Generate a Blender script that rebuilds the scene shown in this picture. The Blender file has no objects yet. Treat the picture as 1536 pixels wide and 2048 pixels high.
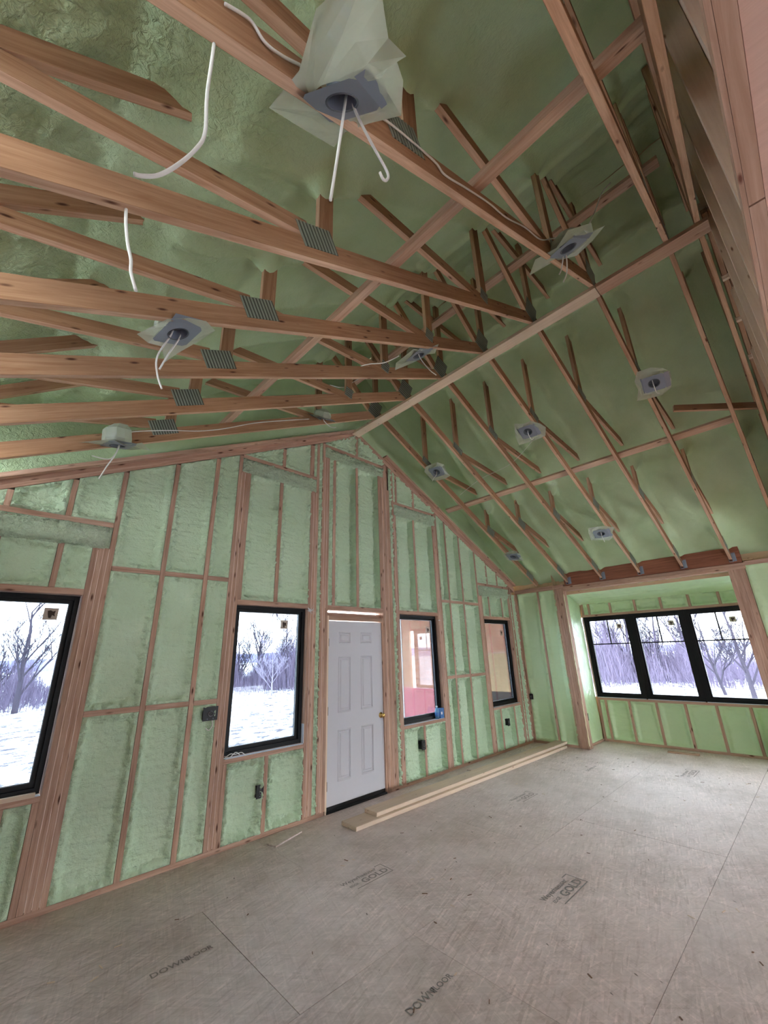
import bpy, bmesh, math, random
import numpy as np
from mathutils import Vector, Matrix
random.seed(7)
SC = bpy.context.scene
COL = SC.collection
# ------------------------------------------------------------------ camera
F_PX, CX, CY, CZ, YAW, PITCH, ROLL = 812.4807, -3.1434, -4.2585, 1.6457, 0.7744, 0.3340, -0.0314
def make_camera():
    f = Vector((math.sin(YAW)*math.cos(PITCH), math.cos(YAW)*math.cos(PITCH), math.sin(PITCH)))
    r = Vector((math.cos(YAW), -math.sin(YAW), 0)); u = r.cross(f)
    r2 = r*math.cos(ROLL)+u*math.sin(ROLL); u2 = -r*math.sin(ROLL)+u*math.cos(ROLL)
    cd = bpy.data.cameras.new('camera'); co = bpy.data.objects.new('camera', cd); COL.objects.link(co)
    M = Matrix((r2, u2, -f)).transposed().to_4x4(); M.translation = (CX, CY, CZ)
    co.matrix_world = M
    cd.sensor_fit = 'VERTICAL'; cd.sensor_height = 36.0; cd.lens = F_PX/2048*36.0
    cd.clip_start = 0.02; cd.clip_end = 2000
    SC.camera = co
make_camera()
# ------------------------------------------------------------------ world: overcast winter sky
SKY = 2.1
w = bpy.data.worlds.new('overcast_sky'); SC.world = w; w.use_nodes = True
nt = w.node_tree; nt.nodes.clear()
def wn(t, **k):
    n = nt.nodes.new(t)
    for a, b in k.items(): setattr(n, a, b)
    return n
tc = wn('ShaderNodeTexCoord'); nz = wn('ShaderNodeTexNoise'); nz.inputs['Scale'].default_value = 2.2; nz.inputs['Detail'].default_value = 4
mp = wn('ShaderNodeMapping'); mp.inputs['Scale'].default_value = (1, 1, 3)
cr = wn('ShaderNodeValToRGB'); cr.color_ramp.elements[0].position = .35; cr.color_ramp.elements[0].color = (.80, .92, 1.0, 1)
cr.color_ramp.elements[1].position = .65; cr.color_ramp.elements[1].color = (.97, 1.0, 1.0, 1)
bg = wn('ShaderNodeBackground'); bg.inputs['Strength'].default_value = SKY
ow = wn('ShaderNodeOutputWorld')
nt.links.new(tc.outputs['Generated'], mp.inputs[0]); nt.links.new(mp.outputs[0], nz.inputs['Vector'])
nt.links.new(nz.outputs['Fac'], cr.inputs[0]); nt.links.new(cr.outputs[0], bg.inputs[0]); nt.links.new(bg.outputs[0], ow.inputs[0])
SC.view_settings.view_transform = 'Standard'; SC.view_settings.look = 'None'
SC.view_settings.gamma = 1.0; SC.view_settings.use_curve_mapping = False
SC.view_settings.exposure = 3.68
SC.cycles.use_denoising = True
SC.cycles.use_adaptive_sampling = True; SC.cycles.adaptive_threshold = .03
SC.cycles.diffuse_bounces = 5; SC.cycles.max_bounces = 10; SC.cycles.transparent_max_bounces = 16
SC.cycles.sample_clamp_indirect = 6.0

# ------------------------------------------------------------------ material helpers
def mat(name):
    m = bpy.data.materials.new(name); m.use_nodes = True
    t = m.node_tree; t.nodes.clear()
    o = t.nodes.new('ShaderNodeOutputMaterial'); b = t.nodes.new('ShaderNodeBsdfPrincipled')
    t.links.new(b.outputs[0], o.inputs[0])
    def N(ty, **k):
        n = t.nodes.new(ty)
        for a, c in k.items():
            if a in n.inputs: n.inputs[a].default_value = c
            else: setattr(n, a, c)
        return n
    def L(a, c): t.links.new(a, c)
    return m, t, b, o, N, L
def srgb(*c):
    return tuple(((x/255)/12.92 if x/255 <= .04045 else ((x/255+.055)/1.055)**2.4) for x in c)+(1,)
def simple(name, col, rough=.6, metal=0., spec=.5):
    m, t, b, o, N, L = mat(name)
    b.inputs['Base Color'].default_value = col; b.inputs['Roughness'].default_value = rough
    b.inputs['Metallic'].default_value = metal; b.inputs['Specular IOR Level'].default_value = spec
    return m
def ramp(N, els):
    r = N('ShaderNodeValToRGB'); e = r.color_ramp.elements
    e[0].position, e[0].color = els[0]; e[1].position, e[1].color = els[-1]
    for p, c in els[1:-1]:
        x = e.new(p); x.color = c
    return r
def mix(N, L, a, b, fac, mode='MIX'):
    n = N('ShaderNodeMix', data_type='RGBA', blend_type=mode)
    for s, v in ((n.inputs[0], fac), (n.inputs[6], a), (n.inputs[7], b)):
        if hasattr(v, 'links'): L(v, s)
        else: s.default_value = v
    return n.outputs[2]
def wood(name, light, dark, knot, rough=.75, knots=.10, grain=1.0, face=None):
    m, t, b, o, N, L = mat(name)
    tc = N('ShaderNodeTexCoord'); oi = N('ShaderNodeObjectInfo')
    off = N('ShaderNodeVectorMath', operation='SCALE'); off.inputs[0].default_value = (37, 91, 53); L(oi.outputs['Random'], off.inputs[3])
    add = N('ShaderNodeVectorMath', operation='ADD'); L(tc.outputs['Object'], add.inputs[0]); L(off.outputs[0], add.inputs[1])
    mp = N('ShaderNodeMapping'); mp.inputs['Scale'].default_value = (1.3, 26, 26); L(add.outputs[0], mp.inputs[0])
    n1 = N('ShaderNodeTexNoise', Scale=1.6, Detail=5, Roughness=.65, Distortion=.6); L(mp.outputs[0], n1.inputs['Vector'])
    n2 = N('ShaderNodeTexNoise', Scale=1.1, Detail=3); L(add.outputs[0], n2.inputs['Vector'])
    r1 = ramp(N, [(.30, dark), (.72, light)]); L(n1.outputs['Fac'], r1.inputs[0])
    c = mix(N, L, light, r1.outputs[0], grain)
    r2 = ramp(N, [(.3, (.78, .78, .80, 1)), (.7, (1.06, 1.03, 1.0, 1))]); L(n2.outputs['Fac'], r2.inputs[0])
    c = mix(N, L, c, r2.outputs[0], .8, 'MULTIPLY')
    rr = ramp(N, [(0, (.86, .84, .83, 1)), (1, (1.08, 1.07, 1.06, 1))]); L(oi.outputs['Random'], rr.inputs[0])
    c = mix(N, L, c, rr.outputs[0], 1., 'MULTIPLY')
    mk = N('ShaderNodeMapping'); mk.inputs['Scale'].default_value = (4.2, 15, 15); L(add.outputs[0], mk.inputs[0])
    vo = N('ShaderNodeTexVoronoi', Scale=1.0); L(mk.outputs[0], vo.inputs['Vector'])
    rk = ramp(N, [(knots*.55, (1, 1, 1, 1)), (knots*1.5, (0, 0, 0, 1))]); L(vo.outputs['Distance'], rk.inputs[0])
    c = mix(N, L, c, knot, rk.outputs[0])
    if face:   # light from below put into the colour: wide faces darker, narrow edges paler
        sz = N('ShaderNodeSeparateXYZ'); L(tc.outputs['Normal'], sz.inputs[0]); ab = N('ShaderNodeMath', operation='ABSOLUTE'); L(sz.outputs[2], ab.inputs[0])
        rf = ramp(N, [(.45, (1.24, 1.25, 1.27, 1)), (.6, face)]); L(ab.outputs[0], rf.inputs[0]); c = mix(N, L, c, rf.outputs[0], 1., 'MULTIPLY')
    L(c, b.inputs['Base Color']); b.inputs['Roughness'].default_value = rough; b.inputs['Specular IOR Level'].default_value = .25
    bp = N('ShaderNodeBump', Strength=.18, Distance=.004); L(n1.outputs['Fac'], bp.inputs['Height']); L(bp.outputs[0], b.inputs['Normal'])
    return m
W_STUD = wood('spruce_stud', srgb(216, 184, 164), srgb(168, 130, 110), srgb(84, 48, 34), knots=.12)
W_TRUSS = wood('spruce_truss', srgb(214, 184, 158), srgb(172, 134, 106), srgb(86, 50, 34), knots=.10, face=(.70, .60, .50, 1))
W_BRACE = wood('brace_spruce', srgb(224, 196, 174), srgb(188, 152, 126), srgb(86, 50, 34), knots=.10)
W_PALE = wood('fresh_spruce', srgb(240, 222, 202), srgb(218, 194, 170), srgb(140, 100, 70), knots=.07, grain=.7)
W_LVL = wood('laminated_beam', srgb(176, 116, 92), srgb(132, 82, 62), srgb(80, 40, 28), knots=.02)
W_GIRD = wood('girder_wood', srgb(210, 178, 158), srgb(176, 140, 118), srgb(110, 66, 50), knots=.08)

def foam(name, col, col2, fine=60., bump=.5, popcorn=False, rough=.36, dist=.008):
    m, t, b, o, N, L = mat(name)
    tc = N('ShaderNodeTexCoord'); gp = N('ShaderNodeNewGeometry')
    n0 = N('ShaderNodeTexNoise', Scale=1.7, Detail=4, Roughness=.6); L(gp.outputs['Position'], n0.inputs['Vector'])
    r0 = ramp(N, [(.32, col2), (.68, col)]); L(n0.outputs['Fac'], r0.inputs[0])
    L(r0.outputs[0], b.inputs['Base Color'])
    n1 = N('ShaderNodeTexNoise', Scale=fine, Detail=4, Roughness=.65); L(gp.outputs['Position'], n1.inputs['Vector'])
    mp = N('ShaderNodeMapping'); mp.inputs['Scale'].default_value = (9, 9, 34); L(gp.outputs['Position'], mp.inputs[0])
    n2 = N('ShaderNodeTexNoise', Scale=1., Detail=3); L(mp.outputs[0], n2.inputs['Vector'])
    a = N('ShaderNodeMath', operation='MULTIPLY_ADD'); L(n2.outputs['Fac'], a.inputs[0]); a.inputs[1].default_value = .8; L(n1.outputs['Fac'], a.inputs[2])
    h = a.outputs[0]
    if popcorn:
        sx = N('ShaderNodeSeparateXYZ'); L(gp.outputs['Position'], sx.inputs[0])
        mr = N('ShaderNodeMapRange'); L(sx.outputs[0], mr.inputs[0])
        mr.inputs[1].default_value = -2.35; mr.inputs[2].default_value = -3.2; mr.inputs[3].default_value = .12; mr.inputs[4].default_value = 1.
        nn = N('ShaderNodeTexNoise', Scale=34, Detail=3, Roughness=.6, Distortion=.5); L(gp.outputs['Position'], nn.inputs['Vector'])
        mu = N('ShaderNodeMath', operation='MULTIPLY'); L(nn.outputs['Fac'], mu.inputs[0]); L(mr.outputs[0], mu.inputs[1])
        m2 = N('ShaderNodeMath', operation='MULTIPLY_ADD'); L(n1.outputs['Fac'], m2.inputs[0]); m2.inputs[1].default_value = .08; L(mu.outputs[0], m2.inputs[2])
        h = m2.outputs[0]
    bp = N('ShaderNodeBump', Strength=bump, Distance=.03 if popcorn else dist); L(h, bp.inputs['Height']); L(bp.outputs[0], b.inputs['Normal'])
    b.inputs['Roughness'].default_value = rough; b.inputs['Specular IOR Level'].default_value = .55
    return m
FOAM = foam('spray_foam_wall', srgb(206, 228, 198), srgb(192, 218, 184), fine=26, bump=.9, dist=.02)
FOAM_ROUGH = foam('spray_foam_rough', srgb(214, 232, 204), srgb(200, 224, 192), fine=34, bump=1.0, rough=.25, dist=.05)
FOAM_ROOF = foam('spray_foam_roof', srgb(192, 214, 174), srgb(176, 201, 154), fine=50, bump=1.0, popcorn=True)
FOAM_B = foam('spray_foam_smooth', srgb(196, 219, 176), srgb(186, 212, 166), fine=40, bump=.3)

def osb_floor(name):
    m, t, b, o, N, L = mat(name)
    gp = N('ShaderNodeNewGeometry'); oi = N('ShaderNodeObjectInfo')
    base = None; hs = None
    for i, (rot, sc) in enumerate([((0, 0, .25), (11, 90, 1)), ((0, 0, 1.25), (12, 110, 1)), ((0, 0, 2.3), (10, 84, 1)), ((0, 0, 2.85), (15, 120, 1))]):
        mp = N('ShaderNodeMapping'); mp.vector_type = 'TEXTURE'; mp.inputs['Rotation'].default_value = rot; mp.inputs['Scale'].default_value = tuple(1/q for q in sc); mp.inputs['Location'].default_value = (i*3.1, i*7.7, 0)
        L(gp.outputs['Position'], mp.inputs[0])
        v = N('ShaderNodeTexVoronoi', Scale=1., Randomness=1.); v.feature = 'F1'; L(mp.outputs[0], v.inputs['Vector'])
        bw = N('ShaderNodeSeparateColor'); L(v.outputs['Color'], bw.inputs[0])
        r = ramp(N, [(0, (.78, .74, .72, 1)), (.18, (.95, .94, .93, 1)), (.8, (1.0, 1.0, 1.0, 1)), (1, (1.2, 1.19, 1.19, 1))]); L(bw.outputs[0], r.inputs[0])
        if base is None: base = mix(N, L, srgb(222, 207, 203), r.outputs[0], .75, 'MULTIPLY'); hs = bw.outputs[0]
        else: base = mix(N, L, base, r.outputs[0], .45, 'MULTIPLY')
    # dusty smooth areas, damp stains
    n1 = N('ShaderNodeTexNoise', Scale=.55, Detail=3); L(gp.outputs['Position'], n1.inputs['Vector'])
    r1 = ramp(N, [(.40, (0, 0, 0, 1)), (.62, (1, 1, 1, 1))]); L(n1.outputs['Fac'], r1.inputs[0])
    dust = mix(N, L, base, srgb(218, 205, 200), .5)
    base = mix(N, L, base, dust, r1.outputs[0])
    n2 = N('ShaderNodeTexNoise', Scale=1.3, Detail=5, Roughness=.7); L(gp.outputs['Position'], n2.inputs['Vector'])
    r2 = ramp(N, [(.34, (.76, .73, .70, 1)), (.56, (1.02, 1.02, 1.02, 1))]); L(n2.outputs['Fac'], r2.inputs[0])
    base = mix(N, L, base, r2.outputs[0], .8, 'MULTIPLY')
    # small dark dents
    mk = N('ShaderNodeMapping'); mk.vector_type = 'TEXTURE'; mk.inputs['Scale'].default_value = (.31, .12, 1); mk.inputs['Rotation'].default_value = (0, 0, 1.1); L(gp.outputs['Position'], mk.inputs[0])
    vo = N('ShaderNodeTexVoronoi', Scale=1.); L(mk.outputs[0], vo.inputs['Vector'])
    rk = ramp(N, [(.025, (1, 1, 1, 1)), (.05, (0, 0, 0, 1))]); L(vo.outputs['Distance'], rk.inputs[0])
    base = mix(N, L, base, srgb(120, 106, 98), rk.outputs[0])
    rr = ramp(N, [(0, (.93, .93, .93, 1)), (1, (1.05, 1.04, 1.05, 1))]); L(oi.outputs['Random'], rr.inputs[0])
    base = mix(N, L, base, rr.outputs[0], 1., 'MULTIPLY')
    L(base, b.inputs['Base Color']); b.inputs['Roughness'].default_value = .62; b.inputs['Specular IOR Level'].default_value = .4
    bp = N('ShaderNodeBump', Strength=.25, Distance=.003); L(hs, bp.inputs['Height']); L(bp.outputs[0], b.inputs['Normal'])
    return m
OSB = osb_floor('osb_subfloor')
BLACK = simple('black_vinyl', srgb(6, 7, 9), .5, 0., .3)
BLACKP = simple('black_plastic', srgb(8, 9, 12), .5)
WHITE_DOOR = simple('primed_white_steel', srgb(206, 205, 212), .45)
BRASS = simple('polished_brass', srgb(212, 180, 110), .22, 1.)
STEEL = simple('galvanized_steel', srgb(140, 147, 162), .36, .4)
HINGE = simple('hinge_steel', srgb(120, 110, 100), .4, .8)
PLATE = simple('truss_plate_steel', srgb(150, 156, 144), .5, .4)
PLATE_D = simple('truss_plate_recess', srgb(84, 86, 76), .6, .3)
CABLE = simple('white_cable_jacket', srgb(226, 226, 222), .4)
FLASH = simple('sill_flashing', srgb(214, 224, 236), .3, .2)
DARKGAP = simple('dark_gap', srgb(26, 22, 18), .9)
INK = simple('stamp_ink', srgb(146, 134, 128), .8)
INK2 = simple('stamp_ink_grey', srgb(138, 132, 128), .8)
PINK = simple('pink_foam_board', srgb(226, 140, 150), .7)
CONC = simple('porch_slab', srgb(96, 84, 88), .8)
PAPER = simple('sticker_paper', srgb(196, 184, 170), .6)
PAPER_D = simple('sticker_print', srgb(60, 44, 36), .6)
BLUE = simple('blue_card', srgb(58, 112, 176), .5)
WHITEP = simple('white_plastic', srgb(236, 238, 240), .4)
FOAMLIP = simple('cream_foam_bead', srgb(238, 232, 196), .5)
CANR = simple('can_rim_grey', srgb(96, 100, 106), .5, .2)
KWALL = wood('bare_framing_wall', srgb(150, 118, 96), srgb(110, 82, 64), srgb(70, 44, 32))
SEAL = simple('pale_sealant', srgb(236, 212, 200), .5)
CEIL2 = wood('ceiling_board', srgb(228, 194, 178), srgb(204, 168, 152), srgb(140, 100, 84), knots=.05, grain=.6)

def glass_mat(name, tint):
    m, t, b, o, N, L = mat(name); t.nodes.remove(b)
    tr = N('ShaderNodeBsdfTransparent'); tr.inputs[0].default_value = tint
    gl = N('ShaderNodeBsdfGlossy', Roughness=.02); fr = N('ShaderNodeFresnel', IOR=1.45)
    mx = N('ShaderNodeMixShader'); mu = N('ShaderNodeMath', operation='MULTIPLY'); mu.inputs[1].default_value = .8
    L(fr.outputs[0], mu.inputs[0]); L(mu.outputs[0], mx.inputs[0]); L(tr.outputs[0], mx.inputs[1]); L(gl.outputs[0], mx.inputs[2]); L(mx.outputs[0], o.inputs[0])
    return m
GLASS = glass_mat('window_glass', (.50, .53, .56, 1)); GLASS5 = glass_mat('clear_window_glass', (.66, .68, .70, 1))
def poly_mat(name, col, fac):
    m, t, b, o, N, L = mat(name)
    b.inputs['Base Color'].default_value = col; b.inputs['Roughness'].default_value = .16; b.inputs['Specular IOR Level'].default_value = .8
    tl = N('ShaderNodeBsdfTranslucent'); tl.inputs[0].default_value = col
    tr = N('ShaderNodeBsdfTransparent'); tr.inputs[0].default_value = (.95, .97, .93, 1)
    gp = N('ShaderNodeNewGeometry'); nz = N('ShaderNodeTexNoise', Scale=18, Detail=2); L(gp.outputs['Position'], nz.inputs['Vector'])
    bp = N('ShaderNodeBump', Strength=.4, Distance=.02); L(nz.outputs['Fac'], bp.inputs['Height']); L(bp.outputs[0], b.inputs['Normal'])
    m1 = N('ShaderNodeMixShader'); m1.inputs[0].default_value = .45; L(b.outputs[0], m1.inputs[1]); L(tl.outputs[0], m1.inputs[2])
    m2 = N('ShaderNodeMixShader'); m2.inputs[0].default_value = fac; L(tr.outputs[0], m2.inputs[1]); L(m1.outputs[0], m2.inputs[2]); L(m2.outputs[0], o.inputs[0])
    return m
BAG = poly_mat('clear_polythene', srgb(226, 234, 218), .72)
PET = poly_mat('clear_bottle_plastic', srgb(120, 170, 206), .75)
def snow_mat():
    m, t, b, o, N, L = mat('snowy_field')
    gp = N('ShaderNodeNewGeometry')
    mp = N('ShaderNodeMapping'); mp.vector_type = 'TEXTURE'; mp.inputs['Scale'].default_value = (.8, .45, 1); mp.inputs['Rotation'].default_value = (0, 0, .35); L(gp.outputs['Position'], mp.inputs[0])
    n = N('ShaderNodeTexNoise', Scale=1.6, Detail=6, Roughness=.7); L(mp.outputs[0], n.inputs['Vector'])
    r = ramp(N, [(.45, srgb(44, 44, 58)), (.52, srgb(222, 227, 238)), (.6, srgb(244, 247, 250))]); L(n.outputs['Fac'], r.inputs[0])
    L(r.outputs[0], b.inputs['Base Color']); b.inputs['Roughness'].default_value = .9
    return m
SNOW = snow_mat()
BARK = simple('grey_bark', srgb(50, 45, 58), .9)
BRUSHM = simple('bare_brush_twigs', srgb(92, 83, 104), .9)
PALETWIG = simple('frosted_twigs', srgb(128, 122, 140), .9)
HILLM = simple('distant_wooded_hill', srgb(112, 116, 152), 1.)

def sheath_mat():
    m, t, b, o, N, L = mat('exterior_sheathing')
    gp = N('ShaderNodeNewGeometry'); mp = N('ShaderNodeMapping'); mp.inputs['Scale'].default_value = (1, 3, 22); L(gp.outputs['Position'], mp.inputs[0])
    n = N('ShaderNodeTexNoise', Scale=1.4, Detail=5); L(mp.outputs[0], n.inputs['Vector'])
    r = ramp(N, [(.3, srgb(206, 142, 118)), (.7, srgb(236, 190, 166))]); L(n.outputs['Fac'], r.inputs[0])
    L(r.outputs[0], b.inputs['Base Color']); b.inputs['Roughness'].default_value = .8
    return m
SHEATH = sheath_mat()
PLY = wood('plywood_sheathing', srgb(228, 202, 166), srgb(204, 172, 134), srgb(130, 90, 60), knots=.05, grain=.5)

# ------------------------------------------------------------------ object helpers
_cache = {}
def link(name, me, m=None, parent=None, kind=None):
    o = bpy.data.objects.new(name, me); COL.objects.link(o)
    if m is not None and me is not None and len(me.materials) == 0: me.materials.append(m)
    if parent is not None: o.parent = parent
    if kind: o['kind'] = kind
    return o
def empty(name, loc=(0, 0, 0), label=None, cat=None, group=None, kind=None):
    o = bpy.data.objects.new(name, None); COL.objects.link(o); o.location = loc; o.empty_display_size = .1
    tag(o, label, cat, group, kind); return o
def tag(o, label=None, cat=None, group=None, kind=None):
    if label: o['label'] = label
    if cat: o['category'] = cat
    if group: o['group'] = group
    if kind: o['kind'] = kind
    return o
def box_mesh(L, w, t, bev=0.0):
    k = (round(L, 3), round(w, 4), round(t, 4), bev)
    if k in _cache: return _cache[k]
    x, y, z = L/2, w/2, t/2
    v = [(-x, -y, -z), (x, -y, -z), (x, y, -z), (-x, y, -z), (-x, -y, z), (x, -y, z), (x, y, z), (-x, y, z)]
    f = [(0, 3, 2, 1), (4, 5, 6, 7), (0, 1, 5, 4), (1, 2, 6, 5), (2, 3, 7, 6), (3, 0, 4, 7)]
    me = bpy.data.meshes.new('box'); me.from_pydata(v, [], f)
    if bev:
        bm = bmesh.new(); bm.from_mesh(me); bmesh.ops.bevel(bm, geom=bm.edges[:], offset=bev, segments=1, affect='EDGES'); bm.to_mesh(me); bm.free()
    me.update(); _cache[k] = me; return me
def ploc(parent):
    return Vector(parent.location) if parent is not None else Vector((0, 0, 0))
def board(name, p0, p1, wdir, w, t, m, parent=None, bev=.0015):
    """lumber from p0 to p1 (centre line), w wide along wdir, t thick across"""
    p0, p1 = Vector(p0), Vector(p1); d = p1-p0; Ln = d.length; ex = d/Ln
    ey = Vector(wdir); ey = (ey-ex*ey.dot(ex)).normalized(); ez = ex.cross(ey)
    base = box_mesh(Ln, w, t, bev)
    key = (base.name, m.name)
    if key in _cache: me = _cache[key]
    else:
        me = base.copy(); me.materials.clear(); me.materials.append(m); _cache[key] = me
    o = bpy.data.objects.new(name, me); COL.objects.link(o)
    M = Matrix((ex, ey, ez)).transposed().to_4x4(); M.translation = (p0+p1)/2-ploc(parent)
    o.matrix_world = M
    if parent is not None: o.parent = parent; o.matrix_local = M
    return o
def vstud(name, xa, xb, z0, z1, m=W_STUD, parent=None, y0=0., dep=.14):
    return board(name, ((xa+xb)/2, y0+dep/2, z0), ((xa+xb)/2, y0+dep/2, z1), (1, 0, 0), xb-xa, dep, m, parent)
def hplate(name, x0, x1, za, zb, m=W_STUD, parent=None, y0=0., dep=.14):
    return board(name, (x0, y0+dep/2, (za+zb)/2), (x1, y0+dep/2, (za+zb)/2), (0, 0, 1), zb-za, dep, m, parent)
def abox(name, x0, x1, y0, y1, z0, z1, m, parent=None, bev=0.):
    """axis aligned box, long axis along local X"""
    c = Vector(((x0+x1)/2, (y0+y1)/2, (z0+z1)/2)); s = (abs(x1-x0), abs(y1-y0), abs(z1-z0))
    a = max(range(3), key=lambda i: s[i]); ax = Vector((0, 0, 0)); ax[a] = s[a]/2
    b = (a+1) % 3; cc = (a+2) % 3; wd = Vector((0, 0, 0)); wd[b] = 1
    return board(name, c-ax, c+ax, wd, s[b], s[cc], m, parent, bev)
class MB:
    def __init__(s): s.v = []; s.f = []; s.mi = []
    def add(s, v, f, mi=0):
        n = len(s.v); s.v += [tuple(p) for p in v]; s.f += [tuple(i+n for i in q) for q in f]; s.mi += [mi]*len(f)
    def box(s, x0, x1, y0, y1, z0, z1, mi=0):
        s.add([(x0, y0, z0), (x1, y0, z0), (x1, y1, z0), (x0, y1, z0), (x0, y0, z1), (x1, y0, z1), (x1, y1, z1), (x0, y1, z1)],
              [(0, 3, 2, 1), (4, 5, 6, 7), (0, 1, 5, 4), (1, 2, 6, 5), (2, 3, 7, 6), (3, 0, 4, 7)], mi)
    def tube(s, pts, rad, n=6, mi=0, cap=True):
        pts = [Vector(p) for p in pts]; rs = rad if isinstance(rad, (list, tuple)) else [rad]*len(pts)
        rings = []; up = Vector((0.31, .17, .93))
        for i, p in enumerate(pts):
            d = (pts[min(i+1, len(pts)-1)]-pts[max(i-1, 0)])
            if d.length < 1e-9: d = Vector((0, 0, 1))
            d.normalize(); a = d.cross(up)
            if a.length < 1e-3: a = d.cross(Vector((1, 0, 0)))
            a.normalize(); c = d.cross(a)
            rings.append([p+(a*math.cos(2*math.pi*k/n)+c*math.sin(2*math.pi*k/n))*rs[i] for k in range(n)])
        v = [q for r in rings for q in r]; f = []
        for i in range(len(pts)-1):
            for k in range(n): f.append((i*n+k, i*n+(k+1) % n, (i+1)*n+(k+1) % n, (i+1)*n+k))
        if cap: f.append(tuple(range(n))[::-1]); f.append(tuple((len(pts)-1)*n+k for k in range(n)))
        s.add(v, f, mi)
    def mesh(s, name, mats, smooth=False):
        me = bpy.data.meshes.new(name); me.from_pydata(s.v, [], s.f)
        for m in mats: me.materials.append(m)
        if len(mats) > 1: me.polygons.foreach_set('material_index', s.mi)
        if smooth: me.polygons.foreach_set('use_smooth', [True]*len(s.f))
        me.update(); return me
    def build(s, name, mats, parent=None, smooth=False, kind=None):
        if not isinstance(mats, (list, tuple)): mats = [mats]
        o = link(name, s.mesh(name, mats, smooth), None, parent, kind)
        return o
def curve_pts(pts, n=6):
    P = [Vector(p) for p in pts]; out = []
    for i in range(len(P)-1):
        a, b, c, d = P[max(i-1, 0)], P[i], P[i+1], P[min(i+2, len(P)-1)]
        for k in range(n):
            t = k/n; out.append(.5*((2*b)+(c-a)*t+(2*a-5*b+4*c-d)*t*t+(3*b-a-3*c+d)*t**3))
    out.append(P[-1]); return out
# vectorised gradient noise
_rs = np.random.RandomState(3); _perm = _rs.permutation(256); _perm = np.concatenate([_perm, _perm]); _g = _rs.normal(size=(256, 3)); _g /= np.linalg.norm(_g, axis=1)[:, None]
def pnoise(x, y, z):
    xi, yi, zi = np.floor(x).astype(int), np.floor(y).astype(int), np.floor(z).astype(int)
    xf, yf, zf = x-xi, y-yi, z-zi
    u, v, w_ = [t*t*t*(t*(t*6-15)+10) for t in (xf, yf, zf)]
    xi &= 255; yi &= 255; zi &= 255
    def gr(i, j, k):
        h = _perm[_perm[_perm[(xi+i) & 255]+((yi+j) & 255)]+((zi+k) & 255)]
        g = _g[h]; return g[..., 0]*(xf-i)+g[..., 1]*(yf-j)+g[..., 2]*(zf-k)
    lerp = lambda a, b, t: a+(b-a)*t
    return lerp(lerp(lerp(gr(0, 0, 0), gr(1, 0, 0), u), lerp(gr(0, 1, 0), gr(1, 1, 0), u), v),
                lerp(lerp(gr(0, 0, 1), gr(1, 0, 1), u), lerp(gr(0, 1, 1), gr(1, 1, 1), u), v), w_)
def grid_mesh(name, P, m, smooth=True):
    nv, nu = P.shape[:2]
    idx = np.arange(nv*nu).reshape(nv, nu)
    f = np.stack([idx[:-1, :-1], idx[:-1, 1:], idx[1:, 1:], idx[1:, :-1]], -1).reshape(-1, 4)
    me = bpy.data.meshes.new(name); me.vertices.add(nv*nu); me.vertices.foreach_set('co', P.reshape(-1))
    me.loops.add(f.size); me.loops.foreach_set('vertex_index', f.reshape(-1))
    me.polygons.add(len(f)); me.polygons.foreach_set('loop_start', np.arange(0, f.size, 4)); me.polygons.foreach_set('loop_total', np.full(len(f), 4))
    me.polygons.foreach_set('use_smooth', np.ones(len(f), bool)) if smooth else None
    me.update(); me.validate(); me.materials.append(m); return me
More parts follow.
